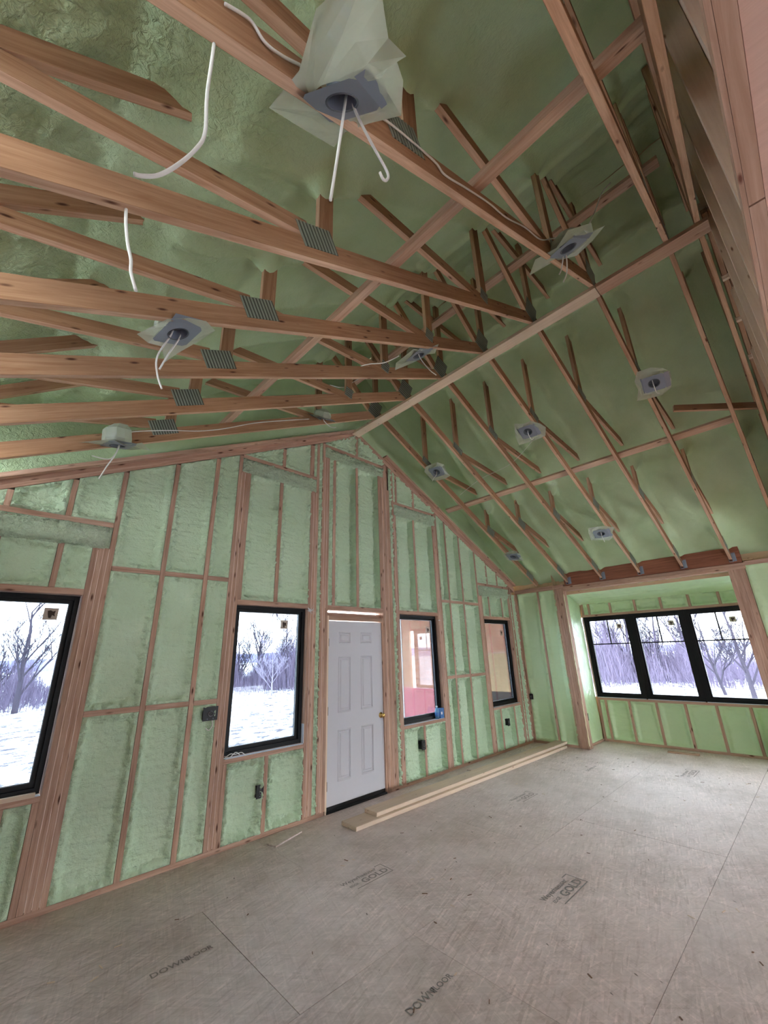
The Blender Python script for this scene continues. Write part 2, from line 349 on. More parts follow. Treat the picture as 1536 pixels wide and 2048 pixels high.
def foam_bay(x0, x1, z0, z1, parent, m=FOAM, depth=.028, res=.011, z0b=None, z1b=None, mode='A', X=0., rough=1., lip=.008, ramp_w=.045, swell=0., groove=0.):
    """sprayed foam between studs: lips up to the studs, sags in the middle. mode A: plane y=0 facing -y ; B: plane x=X facing -x (x0,x1 are then -y values)"""
    z0b = z0 if z0b is None else z0b; z1b = z1 if z1b is None else z1b
    nu = max(6, int((x1-x0)/res)+1); nv = max(6, int(max(z1-z0, z1b-z0b)/res)+1)
    s, t = np.meshgrid(np.linspace(0, 1, nu), np.linspace(0, 1, nv))
    U = x0+s*(x1-x0); lo = z0+s*(z0b-z0); hi = z1+s*(z1b-z1); Vv = lo+t*(hi-lo)
    eu = np.minimum(U-x0, x1-U); ev = np.minimum(Vv-lo, hi-Vv); sd = (x0*7.3+z0*3.1+X) % 50
    wob = .016*pnoise(U*6+sd, Vv*4, U*0+sd)
    r1 = ramp_w+.025*pnoise(U*3, Vv*5+sd, U*0+1.7)
    sm = lambda a: np.clip(a, 0, 1)**2*(3-2*np.clip(a, 0, 1))
    cl = np.minimum(.022, (x1-x0)*.08)
    d = sm((eu-cl+wob*np.clip(eu*25, 0, 1))/np.maximum(r1, .02))*sm((ev-.012+wob*np.clip(ev*25, 0, 1))/.045)
    if groove:
        er = x1-U; dl = sm((U-x0-cl)/np.maximum(r1, .02))*sm((ev-.012)/.045)
        d = np.where(er < (x1-x0)*.5, np.maximum(dl, d), d)+groove/depth*(1-sm((er-np.minimum(.055, (x1-x0)*.2)-.035*pnoise(U*0, Vv*5+sd, U*0+2))/.035))*sm((ev-.005)/.03)
    edge = np.exp(-(np.minimum(eu, ev)/.055)**2); fade = np.clip(np.minimum(eu, ev)/.012, 0, 1)
    lump = (.046*pnoise(U*17+sd, Vv*17, U*0+3)+.056*np.abs(pnoise(U*30, Vv*34+sd, U*0+5))+.020*pnoise(U*60, Vv*60, U*0+sd))*(.09+edge*1.0)*rough-.020*edge*rough
    rip = .007*pnoise(U*5+sd, Vv*26, U*0+9)*rough + .014*pnoise(U*3+sd, Vv*2.2, U*0+4)
    y = lip+depth*d-swell*np.sin(np.pi*s)*np.sin(np.pi*t)+(lump+rip)*fade
    if groove:   # thin overspray film up the side of the stud
        y[:, -1] = .004; U[:, -1] = x1-.0008; U[:, -2] = x1-.003+.002*pnoise(Vv[:, -2]*30, Vv[:, -2]*0, Vv[:, -2]*0+sd)
    if mode == 'A': P = np.stack([U, y, Vv], -1)
    else: P = np.stack([X+y, -U, Vv], -1)
    o = link('foam_panel', grid_mesh('foam_panel', P, m), None, parent)
    return o
# ------------------------------------------------------------------ key geometry
XR, ZR, SL = .446, 4.902, .495            # apex of the bottom chords, slope
def zc(x): return ZR-(.502 if x < XR else SL)*abs(x-XR)        # underside of the bottom chords
def zroof(x): return 6.22-.75*abs(x-XR)  # underside of the roof foam
TY = [-.535-.6096*k for k in range(7)]   # front (-y) face of each truss
XB, XW, XL = 4.742, 5.60, -3.85
ZH = 2.184                               # head of the window openings
def zplate(x): return 3.614+.494*(x+1.946) if x < XR else 4.795-.4895*(x-.568)
# ------------------------------------------------------------------ floor
fl = empty('floor', (0, 0, 0), kind='structure')
YS = [.14, -.80, -2.02, -3.24, -4.46, -5.68, -6.90, -9.1]
fi = 0
for r in range(len(YS)-1):
    off = .81 if r % 2 else 1.62
    xs = sorted([x for x in [off+2.44*k for k in range(-3, 3)] if XL < x < XB+1.0]); xe = XB if not (-3.6 < (YS[r]+YS[r+1])/2 < -.5) else XW+.14
    xs = [XL-.1]+[x for x in xs if x < xe-.05]+[xe+.12]
    for a, b in zip(xs[:-1], xs[1:]):
        abox('subfloor_panel', a+.0014, b-.0014, YS[r+1]+.0014, YS[r]-.0014, -.018, -.0005*((fi*7) % 3), OSB, fl); fi += 1
abox('subfloor_joint', XL-.1, XW+.2, -9.1, .16, -.05, -.0185, DARKGAP, fl)

# ------------------------------------------------------------------ gable wall (back)
wa = empty('wall_back', (0, 0, 0), kind='structure')
S = lambda a, b, z0, z1, n='stud', m=W_STUD, y0=0., dep=.14: vstud(n, a, b, z0, z1, m, wa, y0, dep)
def Sup(a, b, n='stud', z0=.038): return S(a, b, z0, min(zplate(a), zplate(b))-.005, n)
H = lambda a, b, z0, z1, n='plate', m=W_STUD, y0=0., dep=.14: hplate(n, a, b, z0, z1, m, wa, y0, dep)
H(XL, -.04, 0, .038, 'bottom_plate'); H(.955, XB, 0, .038, 'bottom_plate')
W1L, W1R, W1S = -3.55, -2.565, .735
# raked top plates and ceiling backer
for (a, b) in ((XL, XR), (XR, XB)):
    for k in range(2):
        off = .021+k*.042
        board('top_plate', (a, .07, zplate(a+1e-4 if a == XR else a)+off), (b, .07, zplate(b-1e-4 if b == XR else b)+off), (0, 1, 0), .14, .038, W_STUD, wa)
    zb = .105
    board('ceiling_backer', (a if a != XR else 1.05, .0, zplate(a if a != XR else 1.05)+zb), (b-.02 if b == XR else b-.05, .0, zplate((b-.02) if b == XR else b-.05)+zb), (0, 1, 0), .15, .038, W_STUD, wa)
# left part
for a in (-3.85, -3.72): Sup(a, a+.041)
Sup(-3.64, -3.60); S(-3.595, -3.555, .038, 2.605, 'jack_stud')
for a, z in ((-2.565, 2.605), (-2.524, 2.605), (-2.483, 2.605)): S(a, a+.040, .038, z, 'jack_stud')
Sup(-2.442, -2.401)
Sup(-1.998, -1.956); Sup(-1.590, -1.546)
Sup(-1.326, -1.286); S(-1.285, -1.248, .038, 3.72, 'jack_stud'); S(-1.247, -1.210, .038, 3.72, 'jack_stud'); S(-1.209, -1.172, 2.235, 3.72, 'cripple_stud'); S(-1.209, -1.172, .038, .69, 'cripple_stud')
S(-.317, -.277, .038, 3.72, 'jack_stud'); S(-.276, -.236, .038, 3.72, 'jack_stud'); Sup(-.235, -.196)
Sup(-.140, -.101); S(-.100, -.061, .038, 4.295, 'jack_stud'); S(-.060, -.022, .038, 4.295, 'jack_stud')
S(.945, .984, .0, 4.295, 'jack_stud'); S(.985, 1.024, .0, 4.295, 'jack_stud'); Sup(1.025, 1.064); Sup(1.065, 1.104); S(1.105, 1.144, .038, 4.10)
Sup(1.200, 1.238); S(1.239, 1.277, .038, 3.72, 'jack_stud')
S(2.164, 2.203, .038, 3.72, 'jack_stud'); S(2.204, 2.243, .038, 3.72, 'jack_stud'); Sup(2.244, 2.298)
Sup(2.500, 2.540); Sup(2.895, 2.935); Sup(3.360, 3.404); S(3.405, 3.450, .038, 2.605, 'jack_stud'); S(3.451, 3.499, .038, 2.605, 'jack_stud')
S(4.413, 4.455, .038, 2.605, 'jack_stud'); Sup(4.456, 4.50); Sup(4.535, 4.577); S(4.700, 4.742, .038, 2.70)
# headers (foam covered) with their plates
HD = [(-3.595, -2.444, 2.605, 2.800, 2.845), (-1.284, -.237, 3.72, 3.895, 3.942), (-.100, 1.024, 4.30, 4.445, 4.497), (1.240, 2.243, 3.72, 3.892, 3.938), (3.406, 4.455, 2.605, 2.792, 2.838)]
for i, (a, b, z0, z1, z2) in enumerate(HD):
    H(a, b, z1, z2, 'header_plate')
    H(a, b, z0+.01, z1, 'header', W_STUD, .03, .11)
    foam_bay(a, b, z0-.01, z1, wa, FOAM_ROUGH, depth=-.022, lip=.004, rough=1.5, ramp_w=.03, swell=.012)
OP = [(W1L, W1R, W1S), (-1.210, -.317, .73), (1.277, 2.164, .70), (3.499, 4.413, .70)]
for (a, b, s) in OP:
    H(a, b, ZH, ZH+.05, 'opening_head'); H(a, b, s-.038, s, 'rough_sill')
H(-.022, .945, ZH, ZH+.055, 'opening_head')
# cripples above openings
for a, b in ((-2.807, -2.767), (-3.207, -3.167)): S(a, b, 2.235, 2.605, 'cripple_stud'); Sup(a, b, 'cripple_stud', 2.846)
S(-.780, -.735, 2.235, 3.72, 'cripple_stud'); Sup(-.765, -.718, 'cripple_stud', 3.943); Sup(-.345, -.283, 'cripple_stud', 3.943)
S(.045, .090, 2.24, 4.30, 'cripple_stud'); S(.455, .500, 2.24, 4.30, 'cripple_stud'); S(.905, .943, 2.24, 4.30, 'cripple_stud'); Sup(.462, .506, 'cripple_stud', 4.498)
S(1.670, 1.712, 2.235, 3.72, 'cripple_stud'); Sup(1.285, 1.325, 'cripple_stud', 3.94); Sup(1.690, 1.740, 'cripple_stud', 3.94)
for a in (3.700, 4.155): S(a, a+.042, 2.235, 2.605, 'cripple_stud')
Sup(3.72, 3.762, 'cripple_stud', 2.84); Sup(4.08, 4.12, 'cripple_stud', 2.84)
# cripples below sills
S(-2.80, -2.76, .038, W1S-.038, 'cripple_stud'); S(-3.2, -3.16, .038, W1S-.038, 'cripple_stud'); S(-2.606, -2.566, .038, W1S-.038, 'cripple_stud')
S(-.778, -.736, .038, .692, 'cripple_stud'); S(1.672, 1.714, .038, .662, 'cripple_stud')
for a in (3.70, 4.155): S(a, a+.042, .038, .662, 'cripple_stud')
# blocking rows
for a, b in ((-2.40, -1.999), (-1.955, -1.591), (-1.545, -1.327), (2.299, 2.499), (2.541, 2.894), (2.936, 3.359)):
    H(a, b, 2.412, 2.455, 'blocking'); H(a, b, 1.232, 1.275, 'blocking')
# foam bays
def bay(a, b, z0, z1, **k): return foam_bay(a, b, z0, z1, wa, **k)
def bayp(a, b, z0, **k): return foam_bay(a, b, z0, zplate(a)-.003, wa, z1b=zplate(b)-.003, **k)
for a, b in ((-2.400, -1.999), (-1.955, -1.591), (-1.545, -1.327)):
    bay(a, b, .038, 1.232); bay(a, b, 1.275, 2.412); bayp(a, b, 2.455)
for a, b in ((2.299, 2.499), (2.541, 2.894), (2.936, 3.359)):
    bay(a, b, .038, 1.232, depth=.035, rough=1.0, groove=.085); bay(a, b, 1.275, 2.412, depth=.035, rough=1.0, groove=.085); bayp(a, b, 2.455, depth=.035, rough=1.0, groove=.085)
# around the left window
bay(-3.165, -2.809, 2.235, 2.605, depth=.035); bay(-2.766, -2.566, 2.235, 2.605, depth=.04); bay(-3.554, -3.208, 2.235, 2.605)
bayp(-3.166, -2.808, 2.846, rough=1.6); bayp(-2.766, -2.443, 2.846, rough=1.2); bayp(-3.6, -3.208, 2.846)
bay(-2.759, -2.607, .038, W1S-.038, rough=.8); bay(-3.159, -2.801, .038, W1S-.038); bay(-3.554, -3.201, .038, W1S-.038)
bayp(-3.809, -3.721, .038); bayp(-3.679, -3.641, .038)
# second window
bay(-1.171, -.781, 2.235, 3.72, rough=1.3); bay(-.734, -.318, 2.235, 3.72, rough=1.3)
bayp(-1.284, -.766, 3.943, rough=1.6, res=.01); bayp(-.717, -.346, 3.943); bayp(-.282, -.236, 3.943, depth=.03)
bay(-1.171, -.779, .038, .692, rough=1.7); bay(-.735, -.318, .038, .692, rough=1.7)
bayp(-.196, -.140, .038, depth=.02, rough=1.6, lip=.012)
# door
bay(-.021, .044, 2.24, 4.30, depth=.05); bay(.091, .454, 2.24, 4.30, rough=1.1, depth=.035, groove=.075); bay(.501, .904, 2.24, 4.30, rough=1.1, depth=.035, groove=.075); bay(.985, 1.024, 4.30, 4.445, depth=.02)
bayp(-.099, .461, 4.498, rough=2., res=.01); bayp(.507, 1.02, 4.498, rough=2., res=.01)
bayp(1.145, 1.200, .038, depth=.02, rough=1.7, lip=.012)
# third window
bay(1.278, 1.669, 2.235, 3.72, depth=.035, rough=1.1, groove=.085); bay(1.713, 2.163, 2.235, 3.72, depth=.035, rough=1.1, groove=.085)
bayp(1.24, 1.284, 3.94, depth=.03); bayp(1.326, 1.689, 3.94, rough=1.3); bayp(1.741, 2.243, 3.94, rough=1.6)
bay(1.278, 1.671, .038, .662, depth=.035, rough=1.2, groove=.075); bay(1.715, 2.163, .038, .662, depth=.035, rough=1.2, groove=.075)
# fourth window
bay(3.500, 3.699, 2.235, 2.605, depth=.035, groove=.075); bay(3.743, 4.154, 2.235, 2.605, depth=.035, groove=.075); bay(4.198, 4.412, 2.235, 2.605, depth=.035, groove=.075)
bayp(3.406, 3.719, 2.84, rough=1.2); bayp(3.763, 4.079, 2.84, rough=1.2); bayp(4.121, 4.455, 2.84, rough=1.6)
bay(3.500, 3.699, .038, .662, depth=.035, rough=1.1, groove=.075); bay(3.743, 4.154, .038, .662, depth=.035, rough=1.1, groove=.075); bay(4.198, 4.412, .038, .662, depth=.06)
bay(4.578, 4.699, .038, 2.70, depth=.06); bay(4.501, 4.534, .038, 2.70, depth=.03)
# foam on the gable truss above the plates
for a, b in ((XL, XR), (XR, XB)):
    foam_bay(a, b, zplate(a+1e-4 if a == XR else a)+.10, zroof(a)+.42, wa, FOAM_ROOF, depth=.0, lip=.02, res=.035, z0b=zplate(b-1e-4 if b == XR else b)+.10, z1b=zroof(b)+.42, rough=.7)
# exterior sheathing pieces
def sheath(a, b, z0, z1): abox('sheathing', a, b, .141, .155, z0, z1, PLY, wa)
xe = [XL-.15, W1L, W1R, -1.21, -.317, -.03, .945, 1.277, 2.164, 3.499, 4.413, XB+.15]
for i in (0, 2, 4, 6, 8, 10): sheath(xe[i], xe[i+1], -.3, 6.4)
for (a, b, s) in OP: sheath(a, b, -.3, s); sheath(a, b, ZH+.01, 6.4)
sheath(-.03, .945, ZH, 6.4); sheath(-.03, .945, -.3, -.02)

# pale sealant lines in the joints of the built-up studs
q = MB(); rd = random.Random(2)
for x, z0, z1 in ((-2.5245, .05, 2.58), (-2.4835, .05, 2.60), (-2.442, .05, 2.60), (-1.2855, .05, 3.7), (-1.2475, .05, 3.7), (-.2765, .05, 3.7), (-.2355, .05, 3.7), (-.0605, 2.2, 4.28), (-.1005, .05, 4.28), (.9845, .05, 4.28), (1.0645, .05, 4.25), (1.2385, .05, 3.7), (2.2035, .05, 3.7), (2.2435, .05, 3.7), (3.4045, .05, 2.58), (3.4505, .05, 2.58)):
    n = int((z1-z0)/.06); pts = [(x+rd.uniform(-.0012, .0012), -.0005, z0+(z1-z0)*i/n) for i in range(n+1)]
    q.tube(pts, [rd.uniform(.0014, .0034) for _ in pts], 5)
q.build('sealant_bead', SEAL, wa, kind='stuff')
# ------------------------------------------------------------------ windows
def sticker(parent, c, ex, ey, nrm, s=.095):
    c, ex, ey, nrm = map(Vector, (c, ex, ey, nrm)); q = MB()
    def quad(u0, u1, v0, v1, h, mi):
        P = [c+ex*(u*s)+ey*(v*s)+nrm*h for u, v in ((u0, v0), (u1, v0), (u1, v1), (u0, v1))]
        q.add(P, [(0, 1, 2, 3)], mi)
    quad(-.5, .5, -.5, .5, .002, 0)
    pts = [(-.25, .25), (-.05, .3), (.12, .2), (.3, .28), (.26, -.02), (.32, -.2), (.1, -.1), (.05, -.36), (-.12, -.34), (-.2, -.05)]
    q.add([c+ex*(u*s)+ey*(v*s)+nrm*.003 for u, v in pts], [tuple(range(len(pts)))], 1)
    q.build('maker_sticker', [PAPER, PAPER_D], parent)
def frame_rects(q, x0, x1, z0, z1, wl, wr, wb, wt, y0, y1, mi=0):
    q.box(x0, x0+wl, y0, y1, z0, z1, mi); q.box(x1-wr, x1, y0, y1, z0, z1, mi)
    q.box(x0+wl, x1-wr, y0, y1, z0, z0+wb, mi); q.box(x0+wl, x1-wr, y0, y1, z1-wt, z1, mi)
def window(n, a, b, s, stick):
    w_ = empty('window_%d' % n, (0, 0, 0), kind='structure')
    q = MB(); frame_rects(q, a+.008, b-.008, s+.010, ZH-.006, .034, .034, .040, .034, .050, .135); q.build('window_frame', BLACK, w_)
    q = MB(); frame_rects(q, a+.042, b-.042, s+.05, ZH-.04, .030, .030, .034, .028, .075, .120); q.build('sash', BLACK, w_)
    abox('glass_pane', a+.072, b-.072, .098, .102, s+.084, ZH-.068, GLASS, w_)
    q = MB(); frame_rects(q, a+.071, b-.071, s+.083, ZH-.067, .006, .006, .006, .006, .0885, .0915); q.build('glazing_bead', FLASH, w_)
    abox('sill_flashing', a+.02, b-.004, .006, .052, s+.001, s+.006, FLASH, w_)
    sticker(w_, stick, (1, 0, 0), (0, 0, 1), (0, -1, 0))
    return w_
window(1, W1L, W1R, W1S, (-2.742, .097, 2.03)); window(2, *OP[1], (-.575, .097, 1.995)); window(3, *OP[2], (2.005, .097, 1.97)); window(4, *OP[3], (4.20, .097, 1.95))
abox('sill_shim', -3.2, -2.60, -.004, .03, W1S+.001, W1S+.028, W_PALE, bpy.data.objects['window_1'])
# ------------------------------------------------------------------ door
dr = empty('door_1', (0, 0, 0), kind='structure')
DZ0, DZ1, DX0, DX1, DY = .030, 2.050, .004, .914, .022
q = MB()
PX = [(.167, .372), (.534, .739)]; PZ = [(.275, .803), (.985, 1.622), (1.772, 1.918)]
xc = [DX0, .167, .372, .534, .739, DX1]; zcuts = [DZ0, .275, .803, .985, 1.622, 1.772, 1.918, DZ1]
for i in range(5):
    for j in range(7):
        if i in (1, 3) and j in (1, 3, 5): continue
        x0, x1, z0, z1 = xc[i], xc[i+1], zcuts[j], zcuts[j+1]
        q.add([(x0, DY, z0), (x1, DY, z0), (x1, DY, z1), (x0, DY, z1)], [(0, 1, 2, 3)])
q.add([(DX0, DY, DZ0), (DX1, DY, DZ0), (DX1, DY+.044, DZ0), (DX0, DY+.044, DZ0), (DX0, DY, DZ1), (DX1, DY, DZ1), (DX1, DY+.044, DZ1), (DX0, DY+.044, DZ1)],
      [(0, 3, 2, 1), (4, 5, 6, 7), (1, 2, 6, 5), (2, 3, 7, 6), (3, 0, 4, 7)])
q.build('door_slab', WHITE_DOOR, dr)
for (x0, x1) in PX:
    for (z0, z1) in PZ:
        q = MB(); prof = [(0, 0), (.006, -.006), (.013, -.005), (.022, .009), (.032, .010), (.048, -.001)]
        for (o0, d0), (o1, d1) in zip(prof[:-1], prof[1:]):
            A = [(x0+o0, z0+o0), (x1-o0, z0+o0), (x1-o0, z1-o0), (x0+o0, z1-o0)]; B = [(x0+o1, z0+o1), (x1-o1, z0+o1), (x1-o1, z1-o1), (x0+o1, z1-o1)]
            for k in range(4):
                l = (k+1) % 4
                q.add([(A[k][0], DY+d0, A[k][1]), (A[l][0], DY+d0, A[l][1]), (B[l][0], DY+d1, B[l][1]), (B[k][0], DY+d1, B[k][1])], [(0, 1, 2, 3)])
        o1, d1 = prof[-1]; q.add([(x0+o1, DY+d1, z0+o1), (x1-o1, DY+d1, z0+o1), (x1-o1, DY+d1, z1-o1), (x0+o1, DY+d1, z1-o1)], [(0, 1, 2, 3)])
        q.build('door_panel', WHITE_DOOR, dr)
abox('door_jamb', -.020, .002, .003, .125, 0, 2.112, W_PALE, dr); abox('door_jamb', .918, .944, .003, .125, 0, 2.112, W_STUD, dr)
abox('door_head', .002, .918, .003, .125, 2.060, 2.112, W_STUD, dr)
abox('head_filler', -.02, .944, .070, .110, 2.114, 2.158, W_STUD, dr)
abox('threshold', .0, .93, .0, .13, 0, .022, BLACKP, dr); abox('door_sweep', .006, .912, .018, .03, .022, .060, BLACKP, dr)
for z in (.26, 1.02, 1.79):
    q = MB(); q.box(-.006, .012, .006, .021, z-.045, z+.045); q.tube([(.001, .010, z-.047), (.001, .010, z+.047)], .006, 8); q.build('hinge', HINGE, dr)
def lathe(q, prof, c, ax, n=24, mi=0):
    ax = Vector(ax).normalized(); a = ax.orthogonal().normalized(); b = ax.cross(a); c = Vector(c); v = []; f = []
    for (r, h) in prof:
        for k in range(n): v.append(c+ax*h+(a*math.cos(2*math.pi*k/n)+b*math.sin(2*math.pi*k/n))*r)
    for i in range(len(prof)-1):
        for k in range(n): f.append((i*n+k, i*n+(k+1) % n, (i+1)*n+(k+1) % n, (i+1)*n+k))
    q.add(v, f, mi)
q = MB(); lathe(q, [(.0, 0), (.033, 0), (.033, .006), (.012, .010), (.011, .028), (.022, .034), (.028, .045), (.026, .057), (.014, .064), (0, .065)], (.868, DY, .885), (0, -1, 0)); q.build('door_knob', BRASS, dr, True)

# ------------------------------------------------------------------ right wall: corner piece, post, bump-out with the triple window
wr = empty('wall_right', (0, 0, 0), kind='structure')
def bstud(name, ya, yb, z0, z1, x=XB, dep=.14, m=W_STUD, proud=0.):   # stud in a wall facing -x
    return board(name, (x+dep/2-proud, (ya+yb)/2, z0), (x+dep/2-proud, (ya+yb)/2, z1), (0, 1, 0), abs(yb-ya), dep, m, wr)
def bplate(name, ya, yb, z0, z1, x=XB, dep=.14, m=W_STUD):
    return board(name, (x+dep/2, ya, (z0+z1)/2), (x+dep/2, yb, (z0+z1)/2), (0, 0, 1), z1-z0, dep, m, wr)
def bfoam(ya, yb, z0, z1, x=XB, **k):
    k.setdefault('m', FOAM_B); k.setdefault('depth', .03); k.setdefault('rough', .5); k.setdefault('res', .016); k.setdefault('ramp_w', .09)
    return foam_bay(-ya, -yb, z0, z1, wr, mode='B', X=x, **k)
bstud('stud', -.04, -.002, .038, 2.70); bstud('stud', -.470, -.508, .038, 2.70)
bplate('bottom_plate', 0, -.84, 0, .038); bplate('top_plate', 0, -1.02, 2.705, 2.745); bplate('top_plate', 0, -1.02, 2.746, 2.786)
bfoam(-.042, -.468, .035, 2.705); bfoam(-.510, -.838, .035, 2.705)
for a in (-.840, -.882, -.924, -.966): bstud('post_ply', a, a-.041, 0, 2.705, proud=.012)
bplate('beam_plate', -1.0, -3.70, 2.655, 2.700); bplate('beam_plate', -1.0, -3.70, 2.701, 2.745)
board('header_beam', (XB+.05, -1.05, 2.87), (XB+.05, -3.68, 2.87), (0, 0, 1), .24, .09, W_LVL, wr)
bstud('post_ply', -3.490, -3.555, 0, 2.655, proud=.012); bstud('post_ply', -3.556, -3.620, 0, 2.655, proud=.012); bstud('post_ply', -3.621, -3.685, 0, 2.655, proud=.012)
bplate('top_plate', -3.70, -4.44, 2.70, 2.76); bplate('bottom_plate', -3.69, -9.1, 0, .038); bfoam(-3.69, -4.50, .038, 2.70); bstud('stud', -4.10, -4.14, .038, 2.70)
abox('sheathing', XB+.141, XB+.155, -9.1, -3.50, -.3, 3.05, PLY, wr); abox('sheathing', XB+.141, XB+.155, -.90, .155, -.3, 3.05, PLY, wr); abox('sheathing', XB+.16, XB+.18, -3.7, -.8, 2.60, 3.2, PLY, wr)
q = MB(); rd = random.Random(8)
q.tube([(XB-.014, -1.009+rd.uniform(-.003, .003), .05+.052*i) for i in range(50)], [rd.uniform(.004, .010) for i in range(50)], 6)
q.build('sealant_bead', FOAMLIP, wr, kind='stuff')
# returns of the bump-out
RY0, RY1 = -.93, -3.60
def ret(ysign_y, flip):
    nu, nv = 60, 150; s, t = np.meshgrid(np.linspace(0, 1, nu), np.linspace(0, 1, nv))
    U = XB+.10+s*(XW-XB-.10-.02); Z = .036+t*(2.62-.036)
    y = ysign_y+flip*(.02*pnoise(U*5, Z*4, U*0+2)+.008*pnoise(U*20, Z*20, U*0+7))
    link('foam_panel', grid_mesh('foam_panel', np.stack([U, y, Z], -1), FOAM_B), None, wr)
ret(RY0, 1); ret(RY1, 1)
abox('sheathing', XB, XW+.155, RY0+.10, RY0+.115, -.3, 3.0, PLY, wr); abox('sheathing', XB+.15, XW+.155, RY1-.115, RY1-.10, -.3, 3.0, PLY, wr)
board('bottom_plate', (XB+.14, RY0+.03, .019), (XW, RY0+.03, .019), (0, 1, 0), .09, .038, W_STUD, wr)
# bump-out ceiling (foam) and window wall
nu, nv = 60, 150; s, t = np.meshgrid(np.linspace(0, 1, nu), np.linspace(0, 1, nv))
Xc = XB+.14+s*(XW+.03-XB-.14); Yc = RY0-t*(RY0-RY1); zz = 2.66-.22*s**1.3+.02*pnoise(Xc*4, Yc*9, Xc*0)+.012*pnoise(Xc*14, Yc*3, Xc*0+4)
link('foam_panel', grid_mesh('foam_panel', np.stack([Xc, Yc, zz], -1), FOAM_B), None, wr)
abox('roof_deck', XB+.1, XW+.3, RY1-.2, RY0+.2, 2.78, 2.80, PLY, wr)
WY0, WY1, WS, WH = -.945, -3.545, .735, 2.205
bplate('bottom_plate', RY0, RY1, 0, .038, x=XW); bplate('opening_head', RY0, RY1, WH, WH+.042, x=XW); bplate('rough_sill', RY0, RY1, WS-.040, WS, x=XW)
bstud('jack_stud', -.932, -.944, WS, WH, x=XW, m=W_PALE)
cy = [-.952, -1.075, -1.475, -1.905, -2.325, -2.745, -3.165, -3.545]
for i, y in enumerate(cy):
    bstud('cripple_stud', y, y-.040, WH+.042, 2.50, x=XW); bstud('stud', y+.01, y-.030, .038, WS-.040, x=XW)
    if i < len(cy)-1:
        bfoam(y-.031, cy[i+1]+.009, .036, WS-.040, x=XW, depth=.035, ramp_w=.05); bfoam(y-.041, cy[i+1], WH+.042, 2.46, x=XW, depth=.035, rough=1.1, m=FOAM_B, ramp_w=.04)
abox('sheathing', XW+.141, XW+.155, RY1-.1, RY0+.1, -.3, WS, PLY, wr); abox('sheathing', XW+.141, XW+.155, RY1-.1, RY0+.1, WH, 2.8, PLY, wr)
w5 = empty('window_5', (0, 0, 0), kind='structure')
units = [(-.952, -1.785), (-1.795, -2.635), (-2.645, -3.490)]
for i, (ya, yb) in enumerate(units):
    def yb_(q, y0, y1, x0, x1, z0, z1): q.box(x0, x1, min(y0, y1), max(y0, y1), z0, z1)
    q = MB(); x0, x1 = XW+.030, XW+.120; fw = .062
    yb_(q, ya, ya-fw, x0, x1, WS+.005, WH-.003); yb_(q, yb+fw, yb, x0, x1, WS+.005, WH-.003); yb_(q, ya-fw, yb+fw, x0, x1, WS+.005, WS+.060); yb_(q, ya-fw, yb+fw, x0, x1, WH-.060, WH-.003)
    q.build('window_frame', BLACK, w5)
    q = MB(); x0, x1 = XW+.055, XW+.105; a2, b2 = ya-fw, yb+fw; g = .028
    yb_(q, a2, a2-g, x0, x1, WS+.06, WH-.06); yb_(q, b2+g, b2, x0, x1, WS+.06, WH-.06); yb_(q, a2-g, b2+g, x0, x1, WS+.06, WS+.083); yb_(q, a2-g, b2+g, x0, x1, WH-.085, WH-.06)
    q.build('sash', BLACK, w5)
    a3, b3 = a2-g, b2+g
    abox('glass_pane', XW+.082, XW+.086, b3, a3, WS+.083, WH-.085, GLASS5, w5)
    q = MB(); yb_(q, a3, b3, XW+.068, XW+.081, 1.674, 1.694); ym = (a3+b3)/2; yb_(q, ym-.010, ym+.010, XW+.068, XW+.081, 1.694, WH-.085); q.build('muntin', BLACK, w5)
    sticker(w5, (XW+.080, b3+.13, 2.0), (0, -1, 0), (0, 0, 1), (-1, 0, 0), .085)
    abox('sill_flashing', XW-.004, XW+.028, yb+.01, ya-.01, WS+.001, WS+.008, FLASH, w5)
for y in (-1.790, -2.640): abox('mullion', XW+.026, XW+.12, y-.006, y+.006, WS, WH, BLACK, w5)

